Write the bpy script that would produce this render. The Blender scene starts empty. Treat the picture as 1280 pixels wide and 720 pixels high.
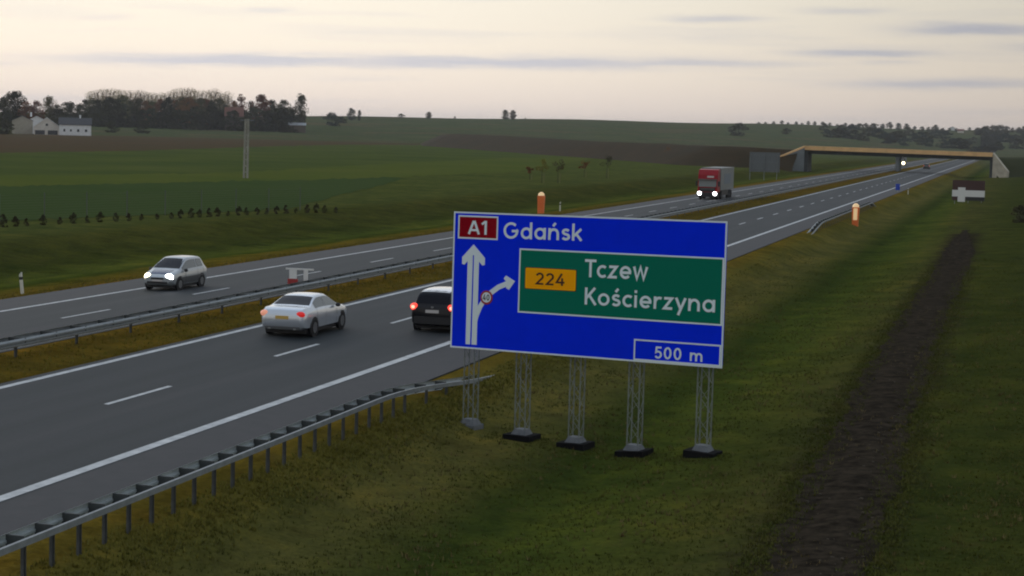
import bpy, math, random
import numpy as np
from mathutils import Vector, Matrix
random.seed(7); RNG = np.random.default_rng(7)
S = bpy.context.scene; COL = S.collection
R = math.radians

# ------------------------------------------------------------------ camera
CF, CYAW, CPIT, CROL, CH = 2287.2, R(15.268), R(4.868), R(1.5), 7.705     # focal length in photo pixels
_F = Vector((-math.sin(CYAW)*math.cos(CPIT), math.cos(CYAW)*math.cos(CPIT), -math.sin(CPIT)))
_R0 = Vector((math.cos(CYAW), math.sin(CYAW), 0)); _U0 = _R0.cross(_F)
_R = _R0*math.cos(CROL)+_U0*math.sin(CROL); _U = _U0*math.cos(CROL)-_R0*math.sin(CROL)
cd = bpy.data.cameras.new('camera'); cam = bpy.data.objects.new('camera', cd); COL.objects.link(cam)
cd.sensor_width = 36; cd.lens = CF/1280*36; cd.clip_end = 20000; cd.clip_start = .1
M = Matrix((_R, _U, -_F)).transposed().to_4x4(); M.translation = (0, 0, CH); cam.matrix_world = M
S.camera = cam
def ray(x, y): return _R*((x-640)/CF)-_U*((y-360)/CF)+_F
def at(x, y, z=0.0):                     # photo pixel on the level z
    d = ray(x, y); return Vector((0, 0, CH))+d*((z-CH)/d.z)
def atY(x, y, Y):                        # photo pixel at the distance Y along the road
    d = ray(x, y); return Vector((0, 0, CH))+d*(Y/d.y)
def atD(x, D):                           # ground point under a photo column at the distance D
    d = ray(x, 160); d.z = 0; d.normalize(); return Vector((d.x*D, d.y*D, 0))
def azel(x, y):
    d = ray(x, y).normalized(); return math.atan2(d.x, d.y), math.asin(d.z)

# ------------------------------------------------------------------ nodes
def nd(nt, typ, ins=None, **kw):
    n = nt.nodes.new(typ)
    for k, v in kw.items(): setattr(n, k, v)
    for k, v in (ins or {}).items():
        s = n.inputs[k]
        if isinstance(v, bpy.types.NodeSocket): nt.links.new(v, s)
        else: s.default_value = v
    return n
def mth(nt, op, a, b=0.0, c=0.0, clamp=False):
    return nd(nt, 'ShaderNodeMath', {0: a, 1: b, 2: c}, operation=op, use_clamp=clamp).outputs[0]
def mixc(nt, f, a, b, bt='MIX'):
    n = nt.nodes.new('ShaderNodeMix'); n.data_type = 'RGBA'; n.blend_type = bt
    for i, v in ((0, f), (6, a), (7, b)):
        if isinstance(v, bpy.types.NodeSocket): nt.links.new(v, n.inputs[i])
        else: n.inputs[i].default_value = (*v, 1) if isinstance(v, tuple) and len(v) == 3 else v
    return n.outputs[2]
def ramp(nt, f, stops):
    n = nt.nodes.new('ShaderNodeValToRGB'); nt.links.new(f, n.inputs[0]); e = n.color_ramp.elements
    while len(e) < len(stops): e.new(.5)
    for q, (p, c) in zip(e, stops): q.position = p; q.color = (*c, 1) if len(c) == 3 else c
    return n.outputs[0]

# ------------------------------------------------------------------ sky and light
wd = bpy.data.worlds.new('World'); S.world = wd; wd.use_nodes = True; nt = wd.node_tree; nt.nodes.clear()
SUN_AZ, SUN_EL = R(-62), R(7)
sky = nd(nt, 'ShaderNodeTexSky', sky_type='NISHITA', sun_disc=False, sun_elevation=SUN_EL, sun_rotation=SUN_AZ, dust_density=3.0, air_density=1.0)
tc = nd(nt, 'ShaderNodeTexCoord'); dirv = tc.outputs['Generated']
sx = nd(nt, 'ShaderNodeSeparateXYZ', {0: dirv}); dx, dy, dz = sx.outputs
az = mth(nt, 'ARCTAN2', dx, dy); el = mth(nt, 'ARCSINE', dz)
# overcast veil: warm low down, cooler up high, lighter towards the low sun
veil = ramp(nt, mth(nt, 'MULTIPLY_ADD', dz, 1.0, 0.0, clamp=True),
            [(0, (.93, .79, .72)), (.035, (1.04, .92, .78)), (.075, (1.03, .955, .81)), (.25, (.84, .88, .92)), (1, (.62, .74, .93))])
sc_ = mth(nt, 'DIVIDE', mth(nt, 'SUBTRACT', mth(nt, 'COSINE', mth(nt, 'SUBTRACT', az, SUN_AZ)), .36), .46, clamp=True)
side = mth(nt, 'MULTIPLY_ADD', mth(nt, 'MULTIPLY', sc_, mth(nt, 'MULTIPLY', sc_, mth(nt, 'MULTIPLY_ADD', sc_, -2.0, 3.0))), .40, .60)
veil = mixc(nt, 1.0, veil, nd(nt, 'ShaderNodeCombineXYZ', {0: side, 1: side, 2: side}).outputs[0], 'MULTIPLY')
# long thin cloud streaks
stc = nd(nt, 'ShaderNodeCombineXYZ', {0: mth(nt, 'MULTIPLY', az, 5.0), 1: mth(nt, 'MULTIPLY', mth(nt, 'MULTIPLY_ADD', az, -.012, el), 95.0), 2: 3.1})
ns = nd(nt, 'ShaderNodeTexNoise', {'Vector': stc.outputs[0], 'Scale': 1.0, 'Detail': 4.0, 'Roughness': .55})
cl = mth(nt, 'MULTIPLY', ramp(nt, ns.outputs[0], [(.50, (0, 0, 0)), (.72, (1, 1, 1))]), .28)
wob = nd(nt, 'ShaderNodeTexNoise', {'Vector': nd(nt, 'ShaderNodeCombineXYZ', {0: mth(nt, 'MULTIPLY', az, 26.0), 1: mth(nt, 'MULTIPLY', el, 260.0), 2: .7}).outputs[0], 'Scale': 1.0, 'Detail': 5.0, 'Roughness': .6})
for (x, y, hw, hh, st) in [(300, 75, 225, 8, .85), (620, 78, 270, 8, .85), (840, 79, 160, 5, .7), (1225, 37, 95, 7.5, .95), (1080, 66, 90, 5.5, .85), (1180, 105, 130, 6, .75),
                           (893, 24, 62, 4.5, .6), (1060, 13, 55, 4.5, .45), (335, 13, 36, 4, .35), (125, 21, 40, 4.5, .25), (1110, 78, 40, 3.5, .35), (-80, 78, 110, 5, .4), (1400, 60, 130, 8, .7)]:
    a0, e0 = azel(x, y); a1, e1 = azel(x+100, y+ (0 if x > 1000 else .6)); sl = (e1-e0)/(a1-a0)
    da = mth(nt, 'DIVIDE', mth(nt, 'SUBTRACT', az, a0), hw/CF)
    de = mth(nt, 'DIVIDE', mth(nt, 'SUBTRACT', mth(nt, 'MULTIPLY_ADD', mth(nt, 'SUBTRACT', az, a0), -sl, el), e0), hh/CF)
    de = mth(nt, 'ADD', de, mth(nt, 'MULTIPLY_ADD', wob.outputs[0], 2.0, -1.0))
    r2 = mth(nt, 'ADD', mth(nt, 'POWER', mth(nt, 'ABSOLUTE', da), 2.6), mth(nt, 'MULTIPLY', de, de))
    cl = mth(nt, 'MAXIMUM', cl, mth(nt, 'MULTIPLY', mth(nt, 'SMOOTH_MIN', mth(nt, 'EXPONENT', mth(nt, 'MULTIPLY', r2, -1.0)), 1.0, .1), st))
front = mth(nt, 'GREATER_THAN', dz, -.01); cl = mth(nt, 'MULTIPLY', cl, front, clamp=True)
cloudc = mixc(nt, 1.0, (.60, .61, .69), nd(nt, 'ShaderNodeCombineXYZ', {0: side, 1: side, 2: side}).outputs[0], 'MULTIPLY')
veil = mixc(nt, cl, veil, cloudc)
bg1 = nd(nt, 'ShaderNodeBackground', {0: sky.outputs[0], 1: .05}); bg2 = nd(nt, 'ShaderNodeBackground', {0: veil, 1: 1.13})
wm = nd(nt, 'ShaderNodeMixShader', {0: .90, 1: bg1.outputs[0], 2: bg2.outputs[0]})
nd(nt, 'ShaderNodeOutputWorld', {0: wm.outputs[0]})
sl_ = bpy.data.lights.new('sun', 'SUN'); sun = bpy.data.objects.new('sun', sl_); COL.objects.link(sun)
sl_.energy = .5; sl_.angle = R(25); sl_.color = (1, .86, .7)
sd = Vector((math.sin(SUN_AZ)*math.cos(R(14)), math.cos(SUN_AZ)*math.cos(R(14)), math.sin(R(14))))
sun.rotation_euler = sd.to_track_quat('Z', 'Y').to_euler()
S.view_settings.view_transform = 'Standard'; S.view_settings.look = 'None'; S.view_settings.exposure = 0; S.view_settings.gamma = 1
S.render.engine = 'CYCLES'; S.cycles.filter_width = 2.0; S.cycles.max_bounces = 4; S.cycles.diffuse_bounces = 2; S.cycles.glossy_bounces = 2; S.cycles.volume_bounces = 0
wd.cycles.sampling_method = 'MANUAL'; wd.cycles.sample_map_resolution = 512

# ------------------------------------------------------------------ materials
MATS = {}
def mat(name, col, rough=.7, metal=0.0, var=.0, scale=3.0, col2=None, bump=0.0, emit=None, spec=.5, rnd=0.0, coat=0.0):
    if name in MATS: return MATS[name]
    m = bpy.data.materials.new(name); m.use_nodes = True; t = m.node_tree; b = t.nodes['Principled BSDF']
    c = None
    if col2 or var or bump:
        g = nd(t, 'ShaderNodeTexCoord')
        n1 = nd(t, 'ShaderNodeTexNoise', {'Vector': g.outputs['Object'], 'Scale': scale, 'Detail': 6.0, 'Roughness': .65})
        f = ramp(t, n1.outputs[0], [(.35, (0, 0, 0)), (.66, (1, 1, 1))])
        c2 = col2 or tuple(min(1, v*(1+var)) for v in col); c1 = col if col2 else tuple(v*(1-var) for v in col)
        c = mixc(t, f, c1, c2)
        if bump: t.links.new(nd(t, 'ShaderNodeBump', {'Strength': bump, 'Distance': .02, 'Height': n1.outputs[0]}).outputs[0], b.inputs['Normal'])
    if rnd:
        oi = nd(t, 'ShaderNodeObjectInfo'); h = nd(t, 'ShaderNodeHueSaturation', {'Hue': mth(t, 'MULTIPLY_ADD', oi.outputs['Random'], rnd*.12, .5-rnd*.06), 'Value': mth(t, 'MULTIPLY_ADD', oi.outputs['Random'], rnd*1.2, 1-rnd*.6), 'Color': c if c else (*col, 1)})
        c = h.outputs[0]
    if c: t.links.new(c, b.inputs['Base Color'])
    else: b.inputs['Base Color'].default_value = (*col, 1)
    b.inputs['Roughness'].default_value = rough; b.inputs['Metallic'].default_value = metal
    b.inputs['Specular IOR Level'].default_value = spec; b.inputs['Coat Weight'].default_value = coat; b.inputs['Coat Roughness'].default_value = .08
    if emit:
        b.inputs['Emission Color'].default_value = (*emit[0], 1); b.inputs['Emission Strength'].default_value = emit[1]
    MATS[name] = m; return m

# ------------------------------------------------------------------ mesh builder
class MB:
    def __init__(s): s.v = []; s.f = []
    def add(s, vs, fs):
        o = len(s.v); s.v += [tuple(a) for a in vs]; s.f += [tuple(i+o for i in f) for f in fs]; return s
    def obox(s, c, ax, ay, az_, hx, hy, hz):
        c, ax, ay, az_ = Vector(c), Vector(ax), Vector(ay), Vector(az_)
        vs = [c+ax*(i*hx)+ay*(j*hy)+az_*(k*hz) for k in (-1, 1) for j in (-1, 1) for i in (-1, 1)]
        return s.add(vs, [(0, 2, 3, 1), (4, 5, 7, 6), (0, 1, 5, 4), (2, 6, 7, 3), (0, 4, 6, 2), (1, 3, 7, 5)])
    def box(s, x0, x1, y0, y1, z0, z1):
        return s.obox(((x0+x1)/2, (y0+y1)/2, (z0+z1)/2), (1, 0, 0), (0, 1, 0), (0, 0, 1), (x1-x0)/2, (y1-y0)/2, (z1-z0)/2)
    def tube(s, a, b, r0, r1=None, n=6, caps=True):
        a, b = Vector(a), Vector(b); r1 = r0 if r1 is None else r1; d = (b-a).normalized()
        u = d.orthogonal().normalized(); w = d.cross(u); vs = []
        for p, r in ((a, r0), (b, r1)):
            for i in range(n):
                t = 2*math.pi*i/n; vs.append(p+u*(r*math.cos(t))+w*(r*math.sin(t)))
        fs = [(i, (i+1) % n, n+(i+1) % n, n+i) for i in range(n)]
        if caps: fs += [tuple(range(n))[::-1], tuple(range(n, 2*n))]
        return s.add(vs, fs)
    def lathe(s, c, axis, prof, n=20):            # prof: (radius, offset along axis)
        c, d = Vector(c), Vector(axis).normalized(); u = d.orthogonal().normalized(); w = d.cross(u); vs = []; k = len(prof)
        for r, h in prof:
            for i in range(n):
                t = 2*math.pi*i/n; vs.append(c+d*h+u*(r*math.cos(t))+w*(r*math.sin(t)))
        fs = [(j*n+i, j*n+(i+1) % n, (j+1)*n+(i+1) % n, (j+1)*n+i) for j in range(k-1) for i in range(n)]
        return s.add(vs, fs+[tuple(range(n))[::-1], tuple(range((k-1)*n, k*n))])
    def ell(s, c, rx, ry, rz, nu=10, nv=6):
        vs = [(c[0], c[1], c[2]-rz)]
        for j in range(1, nv):
            p = math.pi*j/nv-math.pi/2
            for i in range(nu):
                t = 2*math.pi*i/nu; vs.append((c[0]+rx*math.cos(p)*math.cos(t), c[1]+ry*math.cos(p)*math.sin(t), c[2]+rz*math.sin(p)))
        vs.append((c[0], c[1], c[2]+rz)); L = len(vs)-1
        fs = [(0, 1+(i+1) % nu, 1+i) for i in range(nu)]+[(L, L-nu+i, L-nu+(i+1) % nu) for i in range(nu)]
        fs += [(1+j*nu+i, 1+j*nu+(i+1) % nu, 1+(j+1)*nu+(i+1) % nu, 1+(j+1)*nu+i) for j in range(nv-2) for i in range(nu)]
        return s.add(vs, fs)
    def prism(s, poly, ext):                      # planar polygon extruded by a vector
        n = len(poly); ext = Vector(ext); vs = [Vector(p) for p in poly]+[Vector(p)+ext for p in poly]
        return s.add(vs, [tuple(range(n))[::-1], tuple(range(n, 2*n))]+[(i, (i+1) % n, n+(i+1) % n, n+i) for i in range(n)])
    def mesh(s, name):
        me = bpy.data.meshes.new(name); me.from_pydata(s.v, [], s.f); me.update(); return me
    def build(s, name, m, parent=None, off=None, smooth=None, fix=False):
        if off is not None: o_ = Vector(off); s.v = [tuple(Vector(p)-o_) for p in s.v]
        me = s.mesh(name)
        if fix:
            import bmesh
            b = bmesh.new(); b.from_mesh(me); bmesh.ops.recalc_face_normals(b, faces=b.faces); b.to_mesh(me); b.free()
        return link(name, me, m, parent, smooth)
def link(name, me, m, parent=None, smooth=None):
    if m and not me.materials: me.materials.append(MATS[m] if isinstance(m, str) else m)
    if smooth is not None:
        me.polygons.foreach_set('use_smooth', [True]*len(me.polygons))
        if smooth < 180: me.set_sharp_from_angle(angle=R(smooth))
    o = bpy.data.objects.new(name, me); COL.objects.link(o); o.parent = parent; return o
def tag(o, label, cat, group=None, kind=None):
    o['label'] = label; o['category'] = cat
    if group: o['group'] = group
    if kind: o['kind'] = kind
    return o
def thing(name, label, cat, loc=(0, 0, 0), rz=0, group=None):
    o = bpy.data.objects.new(name, None); COL.objects.link(o); o.location = loc; o.rotation_euler = (0, 0, rz); o.empty_display_size = .2
    return tag(o, label, cat, group)
def struct(o, label): o['kind'] = 'structure'; o['label'] = label; return o
def copy_tree(o, parent=None):
    c = o.copy(); COL.objects.link(c); c.parent = parent
    for ch in list(o.children): copy_tree(ch, c)
    return c
def grid_mesh(name, P):                            # P: (a, b, 3) array of points
    a, b = P.shape[:2]; i = np.arange(a*b).reshape(a, b)
    q = np.stack([i[:-1, :-1], i[:-1, 1:], i[1:, 1:], i[1:, :-1]], -1).reshape(-1, 4)
    me = bpy.data.meshes.new(name); me.from_pydata(P.reshape(-1, 3).tolist(), [], q.tolist()); me.update(); return me
ORD = ['first', 'second', 'third', 'fourth', 'fifth', 'sixth', 'seventh', 'eighth', 'ninth', 'tenth', 'eleventh', 'twelfth', 'thirteenth', 'fourteenth', 'fifteenth', 'sixteenth', 'seventeenth', 'eighteenth', 'nineteenth', 'twentieth']
def ordi(n):
    if n < 20: return ORD[n]
    t = ['twent', 'thirt', 'fort', 'fift', 'sixt', 'sevent', 'eight', 'ninet'][(n+1)//10-2]; k = (n+1) % 10
    return t+'y-'+ORD[k-1] if k else t+'ieth'

# ------------------------------------------------------------------ ground
X3, X2, XI, X1 = -20.09, -27.83, -32.40, -39.95          # painted edge lines, near road right/left, far road inner/outer
NE0, NE1, FE0, FE1 = -17.75, -28.25, -32.05, -43.0       # asphalt edges
def zroad(x): return -.025*(x-X2) if x > -30 else .025*(x-XI)
PX = [-9000, -90, -80, -61, -57, -51, -46.5, -43.05, -42.95, -32.1, -32.0, -30, -28.3, -28.2, -17.8, -17.7, -16.4, -14.7, -12.5, -10.5, -8, -5.5, -1, 6, 20, 60, 9000]
PZ = [0, 0, 0, 0, -.65, -.85, -.6, -.29, -.8, -.8, 0, .06, 0, -.8, -.8, -.275, -.45, -1.08, -1.18, -1.28, -1.02, -.8, -.55, -.1, .5, 1, 1]
def sst(a, b, x):
    t = np.clip((x-a)/(b-a), 0, 1); return t*t*(3-2*t)
def ground(x, y):
    x = np.asarray(x, float); y = np.asarray(y, float); z = np.interp(x, PX, PZ)
    D = np.hypot(x, y); a = np.degrees(np.arctan2(x, np.maximum(y, 1e-3)))
    a = np.where(y < 0, np.where(x < 0, -60, 60), a)
    A = np.interp(a, [-60, -28, -24.5, -21, -15, -9, -4, 0, 8, 60], [14, 14, 16, 20, 23.5, 25.5, 27, 30, 30, 22])
    D0 = np.interp(a, [-30, -20, -12, -6, 0, 10], [1010, 1010, 1010, 1150, 1500, 1500]); D1 = np.interp(a, [-30, -20, -8, 0], [1750, 2100, 2300, 3000])
    h = A*sst(D0, D1, D)*(1+.04*np.sin(a*.9+1)*sst(1500, 2500, D)) - sst(2600, 6000, D)*14
    wv = (np.sin(x*.9+y*.23)*np.sin(y*.31-x*.4)*.035+np.sin(x*.31+1.3)*np.sin(y*.17+.4)*.05)*(sst(-16.5, -13, x)+sst(-45, -50, x)*(1-sst(-57, -61, x)))*(1-sst(200, 400, D))
    inroad = (x > -43.0) & (x < -17.75)
    return np.where(inroad & (D < 2600), z, z*(1-sst(800, 1600, D))+h+wv)
xs = np.unique(np.concatenate([np.linspace(-9000, -1000, 30), np.linspace(-1000, -200, 60), np.linspace(-200, -90, 24), np.arange(-90, -43, 1.5), [-43.05, -42.95, -32.1, -32.0, -31, -30, -29, -28.3, -28.2, -17.8, -17.7],
     np.arange(-17.4, 8, .5), np.arange(8, 30, 2.0), np.linspace(30, 300, 28), np.linspace(300, 3000, 28), np.linspace(3000, 9000, 8)]))
ys = np.unique(np.concatenate([np.linspace(-400, 20, 15), np.arange(20, 120, 1.0), np.arange(120, 300, 3.0), np.arange(300, 800, 12.), np.linspace(800, 3200, 90), np.linspace(3200, 9000, 14)]))
GX, GY = np.meshgrid(xs, ys, indexing='ij')
gme = grid_mesh('ground', np.stack([GX, GY, ground(GX, GY)], -1))

def grass_mat():
    m = bpy.data.materials.new('grass_ground'); m.use_nodes = True; t = m.node_tree; b = t.nodes['Principled BSDF']
    g = nd(t, 'ShaderNodeNewGeometry'); pos = g.outputs['Position']; sp = nd(t, 'ShaderNodeSeparateXYZ', {0: pos}); x, y, z = sp.outputs
    def noise(sc, det=5.0, ro=.6, st=(1, 1, 1)):
        mp = nd(t, 'ShaderNodeMapping', {'Vector': pos, 'Scale': st}); return nd(t, 'ShaderNodeTexNoise', {'Vector': mp.outputs[0], 'Scale': sc, 'Detail': det, 'Roughness': ro}).outputs[0]
    n1 = noise(.11, st=(1, .55, 1)); n2 = noise(.75, 6.0, .7); n3 = noise(7.0, 4.0, .7); n4 = noise(.012, 3.0)
    # turf bands lying along the motorway (x measured across it)
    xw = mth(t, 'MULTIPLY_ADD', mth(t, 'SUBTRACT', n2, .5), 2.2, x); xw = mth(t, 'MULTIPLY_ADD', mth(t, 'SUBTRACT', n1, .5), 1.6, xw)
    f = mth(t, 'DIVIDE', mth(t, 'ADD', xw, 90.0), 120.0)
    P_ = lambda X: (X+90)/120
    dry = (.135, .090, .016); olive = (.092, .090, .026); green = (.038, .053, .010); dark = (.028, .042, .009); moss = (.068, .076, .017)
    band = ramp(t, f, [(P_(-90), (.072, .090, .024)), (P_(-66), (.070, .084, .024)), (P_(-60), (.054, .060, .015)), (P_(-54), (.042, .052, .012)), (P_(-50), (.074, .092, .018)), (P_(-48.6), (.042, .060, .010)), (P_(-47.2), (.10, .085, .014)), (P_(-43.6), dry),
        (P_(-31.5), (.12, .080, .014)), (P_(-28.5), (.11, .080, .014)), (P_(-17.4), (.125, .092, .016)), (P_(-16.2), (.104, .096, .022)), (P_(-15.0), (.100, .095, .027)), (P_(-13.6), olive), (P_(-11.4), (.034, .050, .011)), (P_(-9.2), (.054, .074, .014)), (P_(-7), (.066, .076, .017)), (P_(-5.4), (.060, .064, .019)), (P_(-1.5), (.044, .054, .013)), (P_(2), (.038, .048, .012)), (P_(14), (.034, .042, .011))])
    far = ramp(t, n4, [(.38, (.082, .094, .046)), (.5, (.062, .082, .038)), (.62, (.095, .088, .048))])
    dist = mth(t, 'DIVIDE', mth(t, 'SUBTRACT', mth(t, 'SQRT', mth(t, 'ADD', mth(t, 'MULTIPLY', x, x), mth(t, 'MULTIPLY', y, y))), 700.0), 350.0, clamp=True)
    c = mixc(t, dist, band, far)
    v = ramp(t, n2, [(.28, (.62, .60, .62)), (.5, (1, 1, 1)), (.72, (1.35, 1.22, 1.0))]); c = mixc(t, .9, c, v, 'MULTIPLY')
    v3 = ramp(t, n3, [(.25, (.55, .55, .55)), (.5, (1, 1, 1)), (.78, (1.5, 1.45, 1.3))]); c = mixc(t, .75, c, v3, 'MULTIPLY')
    n5 = noise(.38, 5.0, .65, (1, .7, 1)); c = mixc(t, .9, c, ramp(t, n5, [(.30, (.66, .72, .75)), (.5, (1, 1, 1)), (.70, (1.38, 1.20, 1.05))]), 'MULTIPLY')
    n6 = noise(.55, 6.0, .7); c = mixc(t, mth(t, 'MULTIPLY', ramp(t, n6, [(.60, (0, 0, 0)), (.74, (1, 1, 1))]), mth(t, 'SUBTRACT', .55, mth(t, 'MULTIPLY', dist, .55))), c, (.085, .058, .026))
    v1 = ramp(t, n1, [(.3, (.75, .80, .8)), (.7, (1.2, 1.12, 1.05))]); c = mixc(t, .8, c, v1, 'MULTIPLY')
    tcx = mth(t, 'MULTIPLY_ADD', mth(t, 'SUBTRACT', y, 33.0), -.0045, -3.6)
    td = mth(t, 'MULTIPLY_ADD', mth(t, 'SUBTRACT', n2, .5), 2.4, mth(t, 'ABSOLUTE', mth(t, 'SUBTRACT', x, tcx)))
    tf = ramp(t, mth(t, 'DIVIDE', td, 3.0), [(.30, (1, 1, 1)), (.62, (0, 0, 0))])
    tf = mth(t, 'MULTIPLY', tf, mth(t, 'MULTIPLY', mth(t, 'LESS_THAN', y, 178.0), .85))
    c = mixc(t, tf, c, ramp(t, n3, [(.3, (.013, .011, .007)), (.7, (.036, .029, .018))]))
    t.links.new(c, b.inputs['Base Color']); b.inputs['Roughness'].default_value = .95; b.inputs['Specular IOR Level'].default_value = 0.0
    hb = mth(t, 'MULTIPLY_ADD', n3, .35, n2)
    t.links.new(nd(t, 'ShaderNodeBump', {'Strength': .7, 'Distance': .25, 'Height': hb}).outputs[0], b.inputs['Normal'])
    MATS['grass_ground'] = m; return m
grass_mat()
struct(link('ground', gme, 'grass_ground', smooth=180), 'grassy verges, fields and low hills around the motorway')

# fields on the left: flat sheets with the crop's own colour
def field(name, label, cols, z, col, col2, sc=.03):     # cols: photo column, far row, near row
    n = 'field_'+str(len(MATS)); mat(n, col, .95, col2=col2, scale=sc, spec=0.0); P = []
    cx = [c[0] for c in cols]
    for x in np.linspace(cx[0], cx[-1], 110):
        yt = np.interp(x, cx, [c[1] for c in cols]); yb = np.interp(x, cx, [c[2] for c in cols]); k = (yt-140)*.006
        yt += random.gauss(0, k); yb += random.gauss(0, k*1.4); yb = max(yb, yt+.15)
        a, b = at(x, yt, z), at(x, yb, z)
        if b.x > -62: b = a.lerp(b, max(.02, min(1, (-62-a.x)/(b.x-a.x)))) if a.x < -62.5 else a.lerp(b, .02)
        P.append([(q.x, q.y, z) for q in (a, a.lerp(b, .5), b)])
    o = link(name, grid_mesh(name, np.array(P)), n)
    if o.data.polygons[0].normal.z < 0: o.data.flip_normals()
    return struct(o, label)
field('field', 'dark green crop strip just behind the wire fence', [(-260, 236, 286), (0, 233, 276), (300, 226, 264), (360, 225, 261), (440, 223, 240), (500, 221, 225)], .030, (.044, .068, .022), (.054, .076, .026))
field('meadow', 'light yellow-green grass strip beside the concrete pole', [(-260, 222, 237), (0, 220, 234), (280, 216, 228), (480, 205, 223), (640, 197, 214), (740, 197, 199)], .026, (.092, .104, .024), (.072, .094, .021))
field('field', 'wide dark green crop field in the middle distance', [(-260, 194, 223), (0, 191, 221), (180, 188, 218.5), (300, 184, 215.5), (420, 181, 209), (560, 181, 202), (680, 186, 198), (760, 192, 196)], .022, (.054, .076, .022), (.084, .098, .027))
field('ploughed_field', 'brown ploughed field in front of the white farm', [(-260, 170, 195), (0, 167.5, 191.5), (160, 168, 189), (300, 171, 185), (470, 174.5, 182), (560, 177, 182)], .018, (.092, .060, .034), (.074, .060, .034))

# ------------------------------------------------------------------ roads
def asphalt_mat(name, seed):
    m = bpy.data.materials.new(name); m.use_nodes = True; t = m.node_tree; b = t.nodes['Principled BSDF']
    g = nd(t, 'ShaderNodeNewGeometry'); pos = g.outputs['Position']; x = nd(t, 'ShaderNodeSeparateXYZ', {0: pos}).outputs[0]
    n1 = nd(t, 'ShaderNodeTexNoise', {'Vector': nd(t, 'ShaderNodeMapping', {'Vector': pos, 'Scale': (1.1, .045, 1), 'Location': (seed, 0, 0)}).outputs[0], 'Scale': 1.0, 'Detail': 5.0}).outputs[0]
    n2 = nd(t, 'ShaderNodeTexNoise', {'Vector': pos, 'Scale': 9.0, 'Detail': 5.0, 'Roughness': .75}).outputs[0]
    n3 = nd(t, 'ShaderNodeTexNoise', {'Vector': pos, 'Scale': .09, 'Detail': 3.0}).outputs[0]
    c = ramp(t, n1, [(.3, (.018, .025, .028)), (.5, (.024, .030, .034)), (.7, (.034, .038, .042))])
    c = mixc(t, .7, c, ramp(t, n2, [(.3, (.72, .72, .72)), (.7, (1.25, 1.25, 1.25))]), 'MULTIPLY')
    c = mixc(t, .6, c, ramp(t, n3, [(.3, (.85, .92, .92)), (.7, (1.12, 1.06, 1.08))]), 'MULTIPLY')
    # darker wheel paths
    wp = mth(t, 'SINE', mth(t, 'MULTIPLY', mth(t, 'SUBTRACT', x, X3), 2*math.pi/1.9))
    c = mixc(t, mth(t, 'MULTIPLY_ADD', wp, .10, .10), c, (.019, .024, .027))
    n4 = nd(t, 'ShaderNodeTexNoise', {'Vector': nd(t, 'ShaderNodeMapping', {'Vector': pos, 'Scale': (.5, .02, 1), 'Location': (seed+9, 3, 0)}).outputs[0], 'Scale': 1.0, 'Detail': 2.0}).outputs[0]
    c = mixc(t, .8, c, ramp(t, n4, [(.36, (.84, .88, .9)), (.44, (1, 1, 1)), (.58, (1, 1, 1)), (.64, (1.16, 1.12, 1.1))]), 'MULTIPLY')
    se = mth(t, 'ABSOLUTE', mth(t, 'SUBTRACT', x, X2+3.62 if seed == 0 else XI-3.45)); c = mixc(t, mth(t, 'MULTIPLY', mth(t, 'LESS_THAN', se, .03), .5), c, (.012, .014, .016))
    t.links.new(c, b.inputs['Base Color']); b.inputs['Roughness'].default_value = .72; b.inputs['Specular IOR Level'].default_value = .2
    t.links.new(nd(t, 'ShaderNodeBump', {'Strength': .25, 'Distance': .01, 'Height': n2}).outputs[0], b.inputs['Normal']); MATS[name] = m
asphalt_mat('asphalt_near', 0); asphalt_mat('asphalt_far', 37)
mat('line_paint', (.56, .58, .58), .7, col2=(.34, .36, .37), scale=2.6)
mat('shoulder', (.027, .030, .034), .85, col2=(.037, .038, .042), scale=2.0, bump=.2)
RY = np.concatenate([np.arange(-120, 700, 20.), np.arange(700, 2300, 80.)])
def strip(x0, x1, dz, Y=RY, side=False):
    mb = MB()
    for i, y in enumerate(Y):
        mb.v += [(x0, y, zroad(x0)+dz), (x1, y, zroad(x1)+dz)]+([(x0, y, zroad(x0)-.45), (x1, y, zroad(x1)-.45)] if side else [])
    k = 4 if side else 2
    for i in range(len(Y)-1):
        a, b = i*k, (i+1)*k; mb.f.append((a, a+1, b+1, b))
        if side: mb.f += [(a+2, a, b, b+2), (a+1, a+3, b+3, b+1)]
    return mb
def carriageway(x0, x1, lines, dash_x, y0, mname, label, sh):
    rd = strip(x0, x1, 0, side=True).build('carriageway', mname, fix=True); struct(rd, label)
    strip(*sh, .003).build('hard_shoulder', 'shoulder', rd, fix=True)
    for lx, w in lines: strip(lx-w/2, lx+w/2, .007).build('edge_line', 'line_paint', rd, fix=True)
    me = None
    for k in range(-6, 70):
        y = y0+12*k
        if me is None:
            s_ = strip(-.08, .08, 0, [0, 4.0]); z0 = zroad(dash_x)
            me = MB().add([(-.08, 0, -.08*(.025 if dash_x < -30 else -.025)), (.08, 0, .08*(.025 if dash_x < -30 else -.025)), (.08, 4, .08*(.025 if dash_x < -30 else -.025)), (-.08, 4, -.08*(.025 if dash_x < -30 else -.025))], [(0, 1, 2, 3)]).mesh('lane_dash')
            me.materials.append(MATS['line_paint'])
        o = link('lane_dash', me, None, rd); o.location = (dash_x, y, z0+.007)
carriageway(NE1, NE0, [(X2, .24), (X3, .30)], X2+3.87, 45.45, 'asphalt_near', 'near grey asphalt carriageway with white edge lines and lane dashes', (X3+.25, NE0))
carriageway(FE1, FE0, [(XI, .24), (X1, .26)], XI-3.70, 64.75, 'asphalt_far', 'far grey asphalt carriageway beyond the median guardrail', (FE1, X1-.25))

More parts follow.
